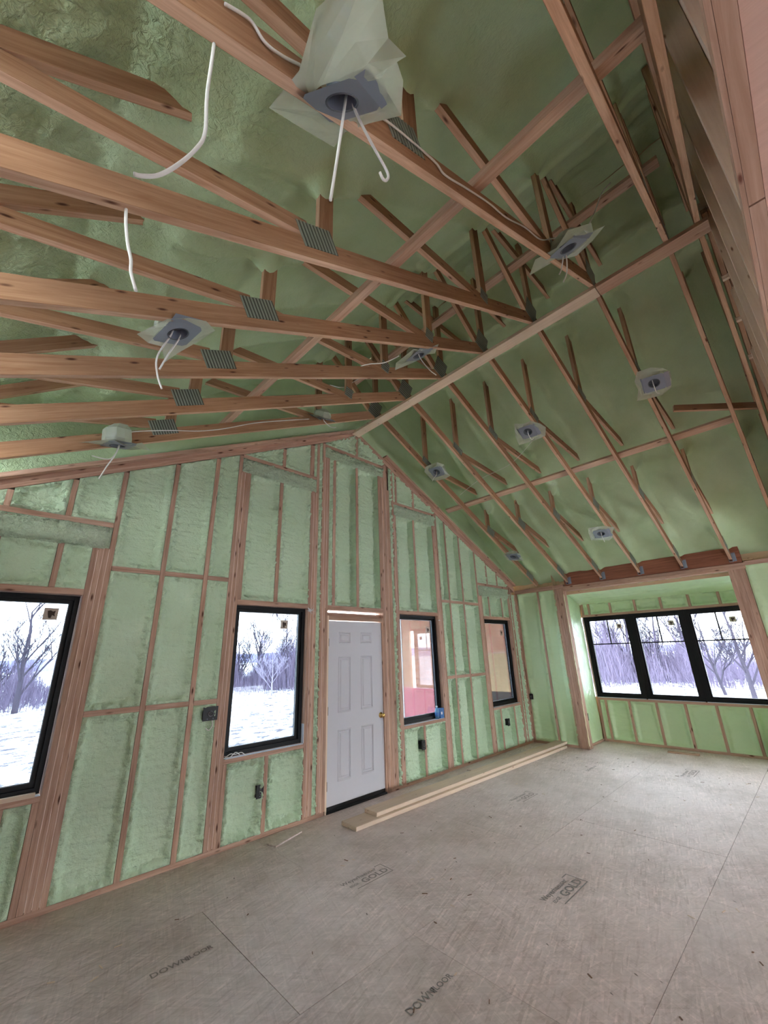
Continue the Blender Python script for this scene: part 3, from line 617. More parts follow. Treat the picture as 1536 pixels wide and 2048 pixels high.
# ------------------------------------------------------------------ roof foam
cl = empty('ceiling', (0, 0, 0), kind='structure')
def roof_side(sgn, xend):
    res = .024; L_ = abs(xend-XR); nu = int(L_/res); nv = int(4.62/res)
    s, t = np.meshgrid(np.linspace(0, 1, nu), np.linspace(0, 1, nv)); Xs = XR+sgn*s*L_; Ys = .03-t*4.62
    Z = 6.22-.75*np.abs(Xs-XR)
    Z = np.minimum(Z, 6.05-.1*np.abs(Xs-XR))
    if sgn < 0: Z = Z+.30*np.clip((-2.72-Xs)/.45, 0, 1)
    Z = Z+.045*pnoise(Xs*1.6, Ys*1.9, Xs*0+sgn)+.022*pnoise(Xs*5, Ys*5, Xs*0+2)
    if sgn < 0: Z = Z+.03*pnoise(Xs*12, Ys*12, Xs*0+3)*np.clip((-2.1-Xs)/.8, 0, 1)+.02*pnoise(Xs*22, Ys*22, Xs*0+8)*np.clip((-2.4-Xs)/.6, 0, 1)
    for ty in TY:
        ridge = np.exp(-((Ys-ty-.02)/.055)**2)*(.035+.02*pnoise(Xs*3, Ys*0+ty, Xs*0))
        if sgn < 0: ridge = ridge*(1-np.clip((-2.75-Xs)/.3, 0, 1))
        Z = Z-ridge
        wx = -2.25 if sgn < 0 else 3.15
        Z = Z-.16*np.exp(-((Ys-ty-.02)**2+(Xs-wx)**2)/.008)
        hx = -2.05 if sgn < 0 else 2.95
        Z = Z-.07*np.exp(-((Ys-ty-.02)**2+(Xs-hx)**2)/.012)
        ux = -.6 if sgn < 0 else 1.49
        Z = Z-.10*np.exp(-((Ys-ty-.02)**2+(Xs-ux)**2)/.007)
        if sgn > 0: Z = Z-.09*np.exp(-((Ys-ty-.02)**2/.01+(Xs-4.35)**2/.03))
    # ledges of foam along the ridge
    d = np.abs(Xs-XR); Z = Z-.05*np.exp(-((d-.55-.03*pnoise(Ys*2, Xs*0, Xs*0+5))/.05)**2)-.05*np.exp(-((d-.85)/.04)**2)
    link('foam_panel', grid_mesh('foam_panel', np.stack([Xs, Ys, Z], -1), FOAM_ROOF), None, cl)
roof_side(-1, XL-.12); roof_side(1, XB+.16)
for sg in (-1, 1):
    x1 = XL-.3 if sg < 0 else XB+.3
    board('roof_deck', (XR, -2.25, 6.80), (x1, -2.25, 6.80-.75*abs(x1-XR)), (0, 1, 0), 4.9, .02, PLY, cl)

# ------------------------------------------------------------------ scissor trusses
def gusset_mesh(L_, w_, ribs):
    k = ('gus', L_, w_, ribs)
    if k in _cache: return _cache[k]
    q = MB(); n = ribs*2; h = .004
    xs = [(-L_/2+L_*i/n) for i in range(n+1)]
    for i in range(n):
        up = i % 2 == 0; a, b = xs[i], xs[i+1]; z = h if up else h*.25
        q.box(a, b, -w_/2, w_/2, 0, z, 0 if up else 1)
    me = q.mesh('gusset_plate', [PLATE, PLATE_D]); _cache[k] = me; return me
def gusset(parent, x, z, ang, L_, w_, ribs, y=0.):
    me = gusset_mesh(L_, w_, ribs); o = bpy.data.objects.new('gusset_plate', me); COL.objects.link(o); o.parent = parent
    ex = Vector((math.cos(ang), 0, math.sin(ang))); ez = Vector((0, -1, 0)); ey = ez.cross(ex)
    M = Matrix((ex, ey, ez)).transposed().to_4x4(); M.translation = Vector((x, y, z))-ploc(parent); o.matrix_local = M
ORD = ['first', 'second', 'third', 'fourth', 'fifth', 'sixth', 'seventh']
LAB = ['bare softwood roof truss closest to the green gable wall', 'bare wood roof truss second out from the gable wall', 'bare wood roof truss third out from the gable wall',
       'bare wood roof truss fourth out from gable wall, a bagged light hangs beside it', 'bare wood roof truss fifth out from gable wall with two ribbed plates',
       'bare wood roof truss sixth out from gable wall carrying the largest bagged light', 'bare wood roof truss seventh out from gable wall, steep overhead near the camera']
TH = .038
ca = math.atan(SL); ra = math.atan(.75)
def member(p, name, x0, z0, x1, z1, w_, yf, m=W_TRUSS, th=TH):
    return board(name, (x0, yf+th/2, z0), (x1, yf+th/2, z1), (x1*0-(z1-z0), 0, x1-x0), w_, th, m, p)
def chord_off(x, up): return zc(x)+up/math.cos(ca)
CD = .119
def build_truss(yf, label, full=True):
    p = empty('roof_truss', (XR, yf, 4.9), label, 'roof truss', 'scissor trusses of the vaulted ceiling')
    xl, xr = XL+.02, XB-.006
    member(p, 'bottom_chord', xl, chord_off(xl, CD/2), XR-.01, chord_off(XR-.01, CD/2), CD, yf)
    member(p, 'bottom_chord', XR+.01, chord_off(XR+.01, CD/2), xr, chord_off(xr, CD/2), CD*.8, yf)
    tz = lambda x: 6.36-.75*abs(x-XR)+.055
    member(p, 'top_chord', xl, tz(xl), XR, tz(XR), .089, yf); member(p, 'top_chord', XR, tz(XR), XB+.05, tz(XB+.05), .089, yf)
    for sg in (-1, 1):
        mx = lambda x: XR+sg*(x-XR) if sg > 0 else x
        X = (lambda x: x) if sg < 0 else (lambda x: 2*XR-x)
        w1, w2 = sorted((X(-2.25)-.045, X(-2.25)+.045))
        member(p, 'web', X(-2.25), 3.69, X(-2.25), 4.75, .089, yf)                       # upright
        member(p, 'web', X(-2.36), 3.685, X(-3.84), 3.275, .086, yf)                     # low web towards the eave
        member(p, 'web', X(-2.42), 4.317, X(-.62), 4.46, .086, yf)                        # near level web
        member(p, 'web', X(-.60), 4.47, X(-.60), 5.62, .086, yf)                         # second upright
        member(p, 'web', X(.28), 4.99, X(-.46), 5.62, .086, yf)                          # diagonal to the apex
        gusset(p, X(-2.30), 3.668, ca if sg < 0 else -ca, .23, .14, 10, yf)
        gusset(p, X(-.605), 4.515, 1.35 if sg < 0 else -ca, .13 if sg < 0 else .22, .105, 5 if sg < 0 else 8, yf)
    member(p, 'web', XR-.03, 4.98, XR-.03, 6.1, .086, yf); member(p, 'web', -.20, 5.75, 1.09, 5.75, .089, yf)
    gusset(p, XR-.06, 5.03, 1.2, .28, .20, 8, yf); gusset(p, 4.45, zc(4.45)+.075, -ca, .26, .12, 10, yf)
    return p
for k, yf in enumerate(TY): build_truss(yf, LAB[k])
TY7 = -4.412
t7 = build_truss(TY7, 'bare wood roof truss eighth out, tight against the header at the vault end')
# ------------------------------------------------------------------ ridge boards, braces
def thing_board(name, p0, p1, wd, w_, t_, m, label, cat, group=None):
    o = board(name, p0, p1, wd, w_, t_, m); tag(o, label, cat, group); return o
thing_board('ridge_board', (XR, -.01, 4.849), (XR, -3.590, 4.849), (1, 0, 0), .14, .037, W_PALE, 'pale flat board under the truss peaks, running from gable wall to joint', 'board', 'boards under the ridge')
thing_board('ridge_board', (XR, -3.596, 4.849), (XR, -4.455, 4.849), (1, 0, 0), .14, .037, W_GIRD, 'shorter pinkish flat board under the truss peaks, nearest the header', 'board', 'boards under the ridge')
zt = lambda x, c=CD: zc(x)+c/math.cos(ca)
thing_board('brace_board', (-1.73, -.30, zt(-1.73)+.024), (-1.73, -4.40, zt(-1.73)+.024), (1, 0, SL), .089, .038, W_BRACE, 'long flat brace laid over the left truss chords', 'brace')
thing_board('brace_board', (2.49, -.12, zt(2.49, CD*.8)+.023), (2.49, -4.15, zt(2.49, CD*.8)+.023), (1, 0, -SL), .089, .036, W_BRACE, 'long flat brace laid over the right truss chords', 'brace')
thing_board('brace_board', (.02, -.5, 5.32), (.02, -4.3, 5.32), (1, 0, 0), .089, .036, W_BRACE, 'high flat brace near the roof peak between the truss webs', 'brace')
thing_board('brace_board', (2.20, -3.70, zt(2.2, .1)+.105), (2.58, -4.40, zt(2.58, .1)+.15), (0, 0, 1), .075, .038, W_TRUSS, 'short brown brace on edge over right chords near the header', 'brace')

# ------------------------------------------------------------------ header girder and gable framing at the near end of the vault
wf = empty('wall_front', (0, 0, 0), kind='structure')
abox('girder_ply', XL, XB, -4.443, -4.430, 3.0, 3.045, W_GIRD, wf)
abox('girder_ply', XL, -1.60, -4.484, -4.444, 3.0, 3.05, W_GIRD, wf); abox('girder_ply', -1.592, XB, -4.484, -4.444, 3.0, 3.05, W_GIRD, wf)
for k in range(-8, 8):
    x = -.74+.61*k
    if not XL+.1 < x < XB-.1: continue
    zt_ = 6.3-.75*abs(x-XR)
    if zt_ > 3.4: vstud('gable_stud', x, x+.038, 3.05, zt_, W_PALE, wf, -4.545, .09)
for k in range(-4, 4):
    a = XR+1.22*k-.3; b = a+1.215
    a, b = max(a, XL), min(b, XB)
    if b-a < .05: continue
    q = MB(); zf = lambda x: 6.78-.75*abs(x-XR)
    xs = [a]+([XR] if a < XR < b else [])+[b]
    vv = [(x, -4.547, 3.05) for x in xs]+[(x, -4.547, zf(x)) for x in xs[::-1]]; n = len(vv)
    q.add(vv+[(x, -4.560, z) for x, y, z in vv], [tuple(range(n)), tuple(range(2*n-1, n-1, -1))]); q.build('gable_sheathing', PLY, wf)
for y, dz in ((-4.452, .03), (-4.492, .05)):
    xr = XB-.01
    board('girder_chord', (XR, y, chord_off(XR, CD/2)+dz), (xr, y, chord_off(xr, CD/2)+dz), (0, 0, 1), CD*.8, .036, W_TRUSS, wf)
for x in (.95, 1.35, 1.75): abox('spacer_block', x, x+.035, -4.478, -4.428, zc(x)+.01, zc(x)+.05, W_PALE, wf)
# kitchen end behind the camera: flat ceiling, walls with unseen low openings added to let daylight in
c2 = empty('ceiling_flat', (0, 0, 0), kind='structure')
for k in range(7): abox('ceiling_board', XL+1.22*k, min(XL+1.22*k+1.217, XB), -9.1, -4.486, 3.005, 3.02, CEIL2, c2)
abox('wall_segment', XL, -1.0, -9.15, -9.1, 0, 3.0, KWALL, wf); abox('wall_segment', -1.0, 4.2, -9.15, -9.1, .75, 3.0, KWALL, wf); abox('wall_segment', 4.2, XB, -9.15, -9.1, 0, 3.0, KWALL, wf)
for a, b in ((-9.1, -8.6), (-4.8, -4.5)): abox('wall_segment', XB, XB+.1, a, b, 0, 3.0, KWALL, wr)
abox('wall_segment', XB, XB+.1, -8.6, -4.8, .9, 3.0, KWALL, wr)
wl = empty('wall_left', (0, 0, 0), kind='structure')
LO = [(-8.6, -7.0)]
for a, b in ((-9.1, -8.6), (-7.0, .15)): abox('wall_segment', XL-.12, XL, a, b, -.3, 3.05, KWALL, wl)
for a, b in LO: abox('wall_segment', XL-.12, XL, a, b, .9, 3.05, KWALL, wl)

# joist hangers at the beam
for k in range(1, 6):
    q = MB(); y0 = TY[k]; x = XB-.001; z = zc(x)
    q.box(x-.05, x, y0-.004, y0-.001, z-.002, z+.11); q.box(x-.05, x, y0+TH+.001, y0+TH+.004, z-.002, z+.11); q.box(x-.05, x, y0-.004, y0+TH+.004, z-.006, z-.003)
    q.box(x-.003, x-.001, y0-.045, y0-.002, z, z+.13)
    for j in range(5): lathe(q, [(0, 0), (.009, 0), (.009, .010), (0, .012)], (x-.002, y0-.024, z+.012+j*.026), (-1, 0, 0), 8)
    q.build('joist_hanger', STEEL, wr)
# ------------------------------------------------------------------ recessed lights in poly bags
def light(c, slope, label, rot, bag, dome, wires, scale=1., tilt=(0, 0), frame=None):
    c = Vector(c); p = empty('recessed_light', c, label, 'ceiling light', 'bagged recessed lights on the trusses')
    e1 = Vector((1, 0, slope)).normalized(); e2 = Vector((0, 1, 0)); n = e1.cross(e2)
    R_ = Matrix.Rotation(rot, 4, n); e1 = R_ @ e1; e2 = R_ @ e2
    if tilt[0] or tilt[1]:
        T = Matrix.Rotation(tilt[0], 4, e1) @ Matrix.Rotation(tilt[1], 4, e2); e1 = T @ e1; e2 = T @ e2; n = e1.cross(e2)
    if frame: e1 = Vector(frame[0]).normalized(); e2 = Vector(frame[1]); e2 = (e2-e1*e2.dot(e1)).normalized(); n = e1.cross(e2)
    P = lambda a, b, h: e1*a+e2*b+n*h
    s_ = .105*scale; r = .052*scale; q = MB(); K = 32
    out = []; inn = []
    for k in range(K):
        a = 2*math.pi*(k+.5)/K; ca_, sa = math.cos(a), math.sin(a); m_ = 1/max(abs(ca_), abs(sa)); out.append(P(ca_*m_*s_, sa*m_*s_, 0)); inn.append(P(ca_*r, sa*r, 0))
    v = out+inn+[x+n*.05 for x in inn]; f = [(k, (k+1) % K, K+(k+1) % K, K+k) for k in range(K)]+[(K+k, K+(k+1) % K, 2*K+(k+1) % K, 2*K+k) for k in range(K)]
    q.add(v, f); fl_ = s_*.45
    q.add([P(-s_, -s_, 0), P(s_, -s_, 0), P(s_*.95, -s_-fl_, .012), P(-s_*.95, -s_-fl_, .012)], [(0, 1, 2, 3)]); q.add([P(-s_, s_, 0), P(s_, s_, 0), P(s_*.95, s_+fl_*.6, .02), P(-s_*.95, s_+fl_*.6, .02)], [(0, 1, 2, 3)])
    q.build('mounting_plate', STEEL, p)
    q = MB(); lathe(q, [(r*1.0, -.001), (r*1.12, -.003), (r*1.14, .0), (r*1.0, .004)], (0, 0, 0), n, 28); lathe(q, [(r*1.0, .049), (0, .049)], (0, 0, 0), n, 28); q.build('can_rim', CANR, p)
    q = MB(); N_ = len(bag); hs = []
    ring0 = [P(math.cos(2*math.pi*k/N_+.3)*s_*1.02, math.sin(2*math.pi*k/N_+.3)*s_*1.02, .006) for k in range(N_)]
    ring1 = [P(a, b, h) for a, b, h in bag]
    mid = [(x*.5+y*.5)+n*random.uniform(-.006, .012) for x, y in zip(ring0, ring1)]
    v = ring0+mid+ring1; f = []
    for k in range(N_):
        l = (k+1) % N_; f += [(k, l, N_+l, N_+k), (N_+k, N_+l, 2*N_+l, 2*N_+k)]
    q.add(v, f)
    top = [ring0]
    for fr, dx, dy, h, sq in dome:
        top.append([P(math.cos(2*math.pi*k/N_+.3)*s_*fr*(1+.12*math.sin(k*2.3))+dx, math.sin(2*math.pi*k/N_+.3)*s_*fr*sq*(1+.12*math.cos(k*1.7))+dy, h+.008*math.sin(k*3.1)) for k in range(N_)])
    v = [x for rg in top for x in rg]; f = []
    for i in range(len(top)-1):
        for k in range(N_): l = (k+1) % N_; f.append((i*N_+k, i*N_+l, (i+1)*N_+l, (i+1)*N_+k))
    f.append(tuple((len(top)-1)*N_+k for k in range(N_))); q.add(v, f)
    q.build('poly_bag', BAG, p)
    for wp in wires:
        q = MB(); q.tube(curve_pts([Vector(x)-c for x in wp], 6), .0052*max(scale, .8), 8); q.build('cable_tail', CABLE, p, True)
    return p
def rag(n, r, seed, jag=.35, droop=.02):
    r *= 1.3; rd = random.Random(seed); o = []
    for k in range(n):
        a = 2*math.pi*k/n+.3; m_ = 1/max(abs(math.cos(a)), abs(math.sin(a))); q = r*m_**.6*(1+rd.uniform(-jag, jag)); o.append((math.cos(a)*q, math.sin(a)*q, rd.uniform(-droop, droop*1.5)))
    return o
DOME = [(1.05, 0, 0, .05, 1), (.9, 0, 0, .085, 1), (.35, .01, 0, .12, .8)]
zl = lambda x: zc(x)-.006
W1A = [(-2.724, -3.635, 3.406), (-2.687, -3.635, 3.505), (-2.65, -3.635, 3.555), (-2.635, -3.635, 3.47), (-2.641, -3.635, 3.383), (-2.657, -3.635, 3.213), (-2.676, -3.635, 3.013), (-2.698, -3.635, 2.803)]
W1B = [(-2.641, -3.635, 3.418), (-2.635, -3.635, 3.387), (-2.604, -3.635, 3.311), (-2.533, -3.635, 3.235), (-2.467, -3.635, 3.175), (-2.473, -3.635, 3.13), (-2.49, -3.635, 3.117), (-2.503, -3.635, 3.134)]
light((-2.6557, -3.6282, 3.3009), SL, 'largest grey recessed light in clear bag with two long cable tails, overhead', .0, [(.165, .082, .0), (.217, .162, -.01), (.047, .203, 0), (-.09, .218, .0), (-.141, .061, .03), (-.263, -.082, .06), (-.334, -.266, .05), (-.249, -.256, .04), (-.136, -.222, .03), (-.102, -.259, .0), (-.061, -.21, .03), (.031, -.197, .02), (.164, -.136, .0), (.154, -.018, .0)],
      [(1.15, .0, .0, .05, 1), (1.0, -.04, -.04, .11, 1), (.5, -.08, -.08, .16, .8)],
      [W1A, W1B], .90, (0, .0), ((.16, .04, .12), (-.4176, .8684, .2673)))
light((-2.690, -2.235, zl(-2.69)), SL, 'grey recessed light in torn bag, two white cables hanging, left of ribbed plate', .2, [(.17, -.10, 0), (.16, .03, .01), (.09, .16, -.01), (.06, .26, -.02), (-.02, .14, 0), (-.10, .13, 0), (-.17, .10, .02), (-.17, .02, .0), (-.12, -.10, 0), (-.03, -.15, 0), (.07, -.16, 0)], DOME,
      [[(-2.715, -2.21, 3.40), (-2.715, -2.20, 3.33), (-2.75, -2.14, 3.20), (-2.735, -2.14, 3.09), (-2.70, -2.13, 3.02)], [(-2.665, -2.20, 3.40), (-2.67, -2.19, 3.34), (-2.70, -2.13, 3.24), (-2.72, -2.09, 3.16)]], .95)
light((-2.630, -.62, zl(-2.63)-.03), SL*.4, 'bagged recessed light hanging below the truss nearest the gable wall, far left', .1, rag(11, .15, 5), [(1.1, 0, 0, .05, 1), (1.05, 0, 0, .13, 1), (.55, .02, 0, .18, .8)],
      [[(-2.62, -.62, 3.38), (-2.62, -.62, 3.30), (-2.66, -.60, 3.20), (-2.78, -.60, 3.19)], [(-2.62, -.62, 3.36), (-2.63, -.62, 3.25), (-2.67, -.60, 3.13), (-2.70, -.58, 3.02)]], .95, (.2, 0))
light((-.64, -.66, zl(-.64)+.03), SL, 'crumpled bagged light on the truss nearest the gable wall, by the ridge', .5, rag(11, .14, 6, .4), DOME, [[(-.62, -.66, 4.42), (-.6, -.66, 4.36), (-.5, -.66, 4.32), (-.42, -.66, 4.345)]], .95, (.6, 0))
light((-.60, -2.21, zl(-.60)), SL, 'bagged grey light beside the fourth truss, left of the ridge board', -.2, rag(11, .15, 8), DOME, [[(-.60, -2.20, 4.43), (-.56, -2.20, 4.36), (-.44, -2.20, 4.30), (-.33, -2.20, 4.29)]], .95)
light((-.66, -3.69, zl(-.66)), SL, 'bagged grey light with looped cables by the sixth truss, left of the ridge', -.3, rag(11, .165, 9), DOME, [[(-.62, -3.66, 4.42), (-.56, -3.64, 4.36), (-.48, -3.60, 4.33), (-.50, -3.57, 4.25)], [(-.64, -3.66, 4.42), (-.58, -3.62, 4.36), (-.54, -3.58, 4.32), (-.56, -3.57, 4.28)]], .95)
light((1.585, -.645, zl(1.585)), -SL, 'bagged grey light on the truss nearest the gable wall, right of the ridge', .1, rag(11, .135, 10, .2), DOME, [[(1.60, -.64, 4.36), (1.58, -.64, 4.28), (1.50, -.64, 4.20), (1.46, -.65, 4.14)]], .95)
light((1.555, -2.22, zl(1.555)), -SL, 'bagged grey light between third and fourth trusses, right of the ridge', .1, rag(11, .14, 11, .22), DOME, [[(1.56, -2.22, 4.37), (1.56, -2.22, 4.31), (1.60, -2.23, 4.25), (1.63, -2.25, 4.27)]], .95)
light((1.60, -3.665, zl(1.60)), -SL, 'largest bagged grey light right of the ridge, by the sixth truss', .15, rag(11, .15, 12, .22), DOME, [[(1.57, -3.66, 4.36), (1.58, -3.66, 4.30), (1.63, -3.66, 4.23), (1.66, -3.68, 4.22)]], .95)
light((3.63, -2.21, zl(3.63)), -SL, 'bagged grey light low on the right slope above the triple window', .1, rag(11, .15, 13, .2), DOME, [[(3.64, -2.21, 3.36), (3.66, -2.21, 3.28), (3.72, -2.21, 3.20)]], .95)
light((3.75, -.60, zl(3.75)), -SL, 'small bagged light on the truss nearest gable wall, low by right corner', .1, rag(11, .12, 14, .2), DOME, [], .9)
# ------------------------------------------------------------------ loose cables
def cable(pts, label, r=.0055, n=6):
    c0 = Vector(pts[0]); q = MB(); q.tube(curve_pts([Vector(p)-c0 for p in pts], n), r, 8); o = q.build('electrical_cable', CABLE, None, True); o.location = c0
    tag(o, label, 'cable', 'white house wiring'); return o
def ray_y(u, v, y):   # (used once, to lay cables where they hang: world points on the plane y = const)
    f = Vector((math.sin(YAW)*math.cos(PITCH), math.cos(YAW)*math.cos(PITCH), math.sin(PITCH))); r = Vector((math.cos(YAW), -math.sin(YAW), 0)); u_ = r.cross(f)
    r2 = r*math.cos(ROLL)+u_*math.sin(ROLL); u2 = -r*math.sin(ROLL)+u_*math.cos(ROLL)
    d = r2*((u-768)/F_PX)+u2*((1024-v)/F_PX)+f; t = (y-CY)/d.y; return Vector((CX, CY, CZ))+d*t
cable([ray_y(*p, -3.56) for p in ((428, 88), (424, 120), (414, 190), (410, 265), (392, 298), (355, 330), (318, 350), (285, 352), (268, 348))], 'white cable hanging in a curve from the sixth truss', .0042)
cable([ray_y(*p, -2.95) for p in ((252, 415), (252, 450), (256, 490), (262, 520), (262, 545), (272, 582))], 'white cable hanging behind the fifth truss, left side')
cable([ray_y(*p, -.546) for p in ((232, 872), (250, 868), (272, 863), (340, 861), (400, 862), (450, 857), (510, 846), (570, 841), (618, 838))], 'long white cable stapled along the truss nearest the gable wall', .0045)
cable([ray_y(*p, -3.592) for p in ((450, 8), (500, 40), (530, 85), (565, 112), (600, 130))], 'white cable tacked along top of sixth truss, left of the largest light', .0045)
cable([ray_y(*p, -3.592) for p in ((748, 225), (790, 255), (868, 322), (890, 350), (935, 378), (980, 408), (1012, 435), (1050, 455), (1079, 478), (1100, 478), (1135, 470))], 'white cable tacked along the sixth truss toward the ridge', .0045)
cable([(-.60, -3.72, 4.42), (-.50, -3.80, 4.58), (-.40, -3.86, 4.78), (-.30, -3.92, 5.02), (-.12, -3.98, 5.28)], 'thin white cable rising to the right from the looped light', .004)
cable([ray_y(*p, -2.33) for p in ((722, 732), (740, 728), (770, 725), (798, 712))], 'short white cable feeding the light beside the fourth truss', .004)
cable([ray_y(*p, -1.10) for p in ((660, 770), (685, 775), (705, 765), (730, 750))], 'white cable loop under the second truss near the ridge', .004)
cable([(2.2, -.62, 4.10), (2.1, -1.1, 4.20), (2.0, -1.7, 4.22), (1.8, -2.2, 4.36)], 'faint white cable strung across the right slope', .003)
# ------------------------------------------------------------------ boards and offcuts on the floor
def fl_board(p0, p1, w_, t_, z, label, m=W_PALE):
    o = board('lumber_board', (p0[0], p0[1], z+t_/2), (p1[0], p1[1], z+t_/2), (0, 1, 0), w_, t_, m, None, .003); tag(o, label, 'board', 'loose lumber on the subfloor')
fl_board((-.065, -.466), (4.62, -.548), .240, .038, .001, 'bottom pale plank lying on the floor in front of the door')
fl_board((.245, -.450), (4.78, -.520), .200, .038, .040, 'top pale plank stacked on the longer plank in front of the door')
def offcut(c, rz, l, w_, t_, label, m=W_STUD):
    d = Vector((math.cos(rz), math.sin(rz), 0))*l/2; c = Vector(c); o = board('wood_offcut', c-d, c+d, (-math.sin(rz), math.cos(rz), 0), w_, t_, m); tag(o, label, 'wood scrap', 'offcuts on the floor')
offcut((-.62, -.185, .0065), .30, .36, .12, .011, 'thin flat offcut on the floor left of the door by the wall', OSB)
offcut((2.47, -.24, .0065), .25, .10, .22, .011, 'small dark offcut on floor behind the stacked planks', OSB)
offcut((5.30, -2.22, .010), -1.45, .42, .09, .018, 'flat wood offcut on the floor under the triple window', W_STUD)
q = MB(); rd = random.Random(4)
for i in range(90):
    x, y = rd.uniform(-2.6, 4.4), rd.uniform(-3.6, -.7); a = rd.uniform(0, 3.1); l, h = rd.uniform(.006, .022), rd.uniform(.002, .004); cx, sx = math.cos(a), math.sin(a)
    P = [(x+cx*u*l-sx*v*h, y+sx*u*l+cx*v*h, z) for z in (.0005, .003) for u, v in ((-1, -1), (1, -1), (1, 1), (-1, 1))]
    q.add(P, [(4, 5, 6, 7), (0, 1, 5, 4), (1, 2, 6, 5), (2, 3, 7, 6), (3, 0, 4, 7)], i % 3 == 0 and 1 or 0)
o = q.build('wood_chips', [KWALL, W_PALE], None, kind='stuff'); tag(o, 'tiny wood chips scattered over the subfloor', 'debris')
# ------------------------------------------------------------------ panel stamps (flat print on the subfloor)
def text(body, size, loc, rz, m, parent, bold=0., sx=1.):
    cu = bpy.data.curves.new('stamp', 'FONT'); cu.body = body; cu.size = size; cu.offset = bold; cu.resolution_u = 2
    o = bpy.data.objects.new('tmp', cu); COL.objects.link(o); dg = bpy.context.evaluated_depsgraph_get(); me = bpy.data.meshes.new_from_object(o.evaluated_get(dg)); bpy.data.objects.remove(o)
    me.materials.clear(); me.materials.append(m); o = link('printed_stamp', me, None, parent); o.location = loc; o.rotation_euler = (0, 0, rz); o.scale = (sx, 1, 1); return o
def gold_stamp(x, y, rz, k=1., m=INK):
    c, s_ = math.cos(rz), math.sin(rz); T = lambda a, b: (x+(a*c-b*s_)*k, y+(a*s_+b*c)*k, .0009)
    text('Weyerhaeuser', .058*k, T(0, .115), rz, m, fl, .001); text('EDGE', .034*k, T(.03, .055), rz, m, fl, .001); text('GOLD', .085*k, T(.145, .035), rz, m, fl, .002, 1.12)
    q = MB()
    for (a0, b0, a1, b1) in ((.06, .006, .43, .014), (.422, .006, .43, .165), (.36, .157, .43, .165)):
        q.add([T(a0, b0), T(a1, b0), T(a1, b1), T(a0, b1)], [(0, 1, 2, 3)])
    q.build('printed_stamp', m, fl)
gold_stamp(-.775, -1.385, .0, 1.0); gold_stamp(.05, -2.575, .0, 1.06, INK2); gold_stamp(1.67, -1.395, 0, .98); gold_stamp(3.92, -2.60, 0, 1.0)
def down_stamp(x, y, m=INK2):
    text('DOWN', .062, (x, y, .0009), 0, m, fl, .0008)
    text('FLOOR', .05, (x+.185, y+.006, .0009), 0, m, fl, .0008)
down_stamp(-1.27, -2.415); down_stamp(-2.07, -1.225, INK); down_stamp(3.42, -1.47, INK)
# ------------------------------------------------------------------ electrical boxes
def ebox(c, w_, h_, label, d=.06, face='y', loop=False):
    p = empty('outlet_box', c, label, 'outlet box', 'black electrical boxes on the studs'); q = MB()
    q.box(-w_/2, w_/2, -.006, d, -h_/2, h_/2); q.box(-w_/2-.008, w_/2+.008, -.008, -.003, -h_/2-.008, h_/2+.008)
    o = q.build('box_body', BLACKP, p)
    q = MB()
    for k in range(3): q.tube([(w_*.25*math.cos(a+k)*.8, -.012-.003*k, h_*.22*math.sin(a*1.0+k)) for a in (0, .7, 1.4, 2.1, 2.8, 3.5, 4.2)], .0028, 6)
    q.build('wire_ends', simple('copper_and_white_wire', srgb(120, 116, 120), .4), p, True)
    q = MB()
    for sx in ((-.22, .22) if w_ > .08 else (0,)): lathe(q, [(0, .0), (.004, 0), (.004, .004), (0, .005)], (sx*w_, -.008, -h_*.42), (0, -1, 0), 8)
    q.build('mounting_screw', STEEL, p)
    if face == 'x': p.rotation_euler = (0, 0, -math.pi/2)
    if loop:
        q = MB(); q.tube(curve_pts([(.02, 0, -h_/2), (.03, -.005, -h_/2-.05), (.0, -.005, -h_/2-.09), (-.03, .0, -h_/2-.07)], 6), .005, 8); q.build('cable_loop', CABLE, p, True)
    return p
ebox((-1.383, -.004, 1.150), .125, .105, 'wide black switch box beside the second window, above a cable loop', loop=True)
ebox((-.815, -.004, .395), .06, .10, 'black outlet box below the second window from left')
ebox((1.640, -.004, .425), .06, .10, 'black outlet box below the third window, right of the door')
ebox((3.915, -.004, .435), .06, .10, 'black outlet box below the fourth window near the corner')
ebox((5.0, RY0-.012, .462), .06, .10, 'black outlet box on the window bay return beside the post')
ebox((4.735, -.070, .78), .05, .08, 'small black box low on the corner framing', face='x')
# ------------------------------------------------------------------ small things on the sills
bt = empty('plastic_bottle', (2.018, .028, .707), 'clear blue-tinted plastic bottle standing on the third window sill', 'bottle')
q = MB(); lathe(q, [(0, 0), (.030, 0), (.032, .01), (.032, .10), (.026, .125), (.013, .145), (.012, .158)], (0, 0, 0), (0, 0, 1), 20); q.build('bottle_body', PET, bt, True)
q = MB(); lathe(q, [(0, .172), (.014, .172), (.014, .156), (0, .156)], (0, 0, 0), (0, 0, 1), 16); q.build('bottle_cap', WHITEP, bt, True)
q = MB(); lathe(q, [(.0325, .035), (.0325, .085)], (0, 0, 0), (0, 0, 1), 20); q.build('bottle_label', BLUE, bt, True)
bc = empty('blue_package', (2.112, .026, .707), 'small blue package with white label beside the bottle on the sill', 'package')
o = abox('carton', 2.066, 2.158, .006, .05, .707, .842, BLUE, bc, .004)
q = MB(); q.add([(-.03, -.022, .05), (.005, -.022, .05), (.005, -.022, .085), (-.03, -.022, .085)], [(0, 1, 2, 3)]); q.build('printed_label', WHITEP, bc)
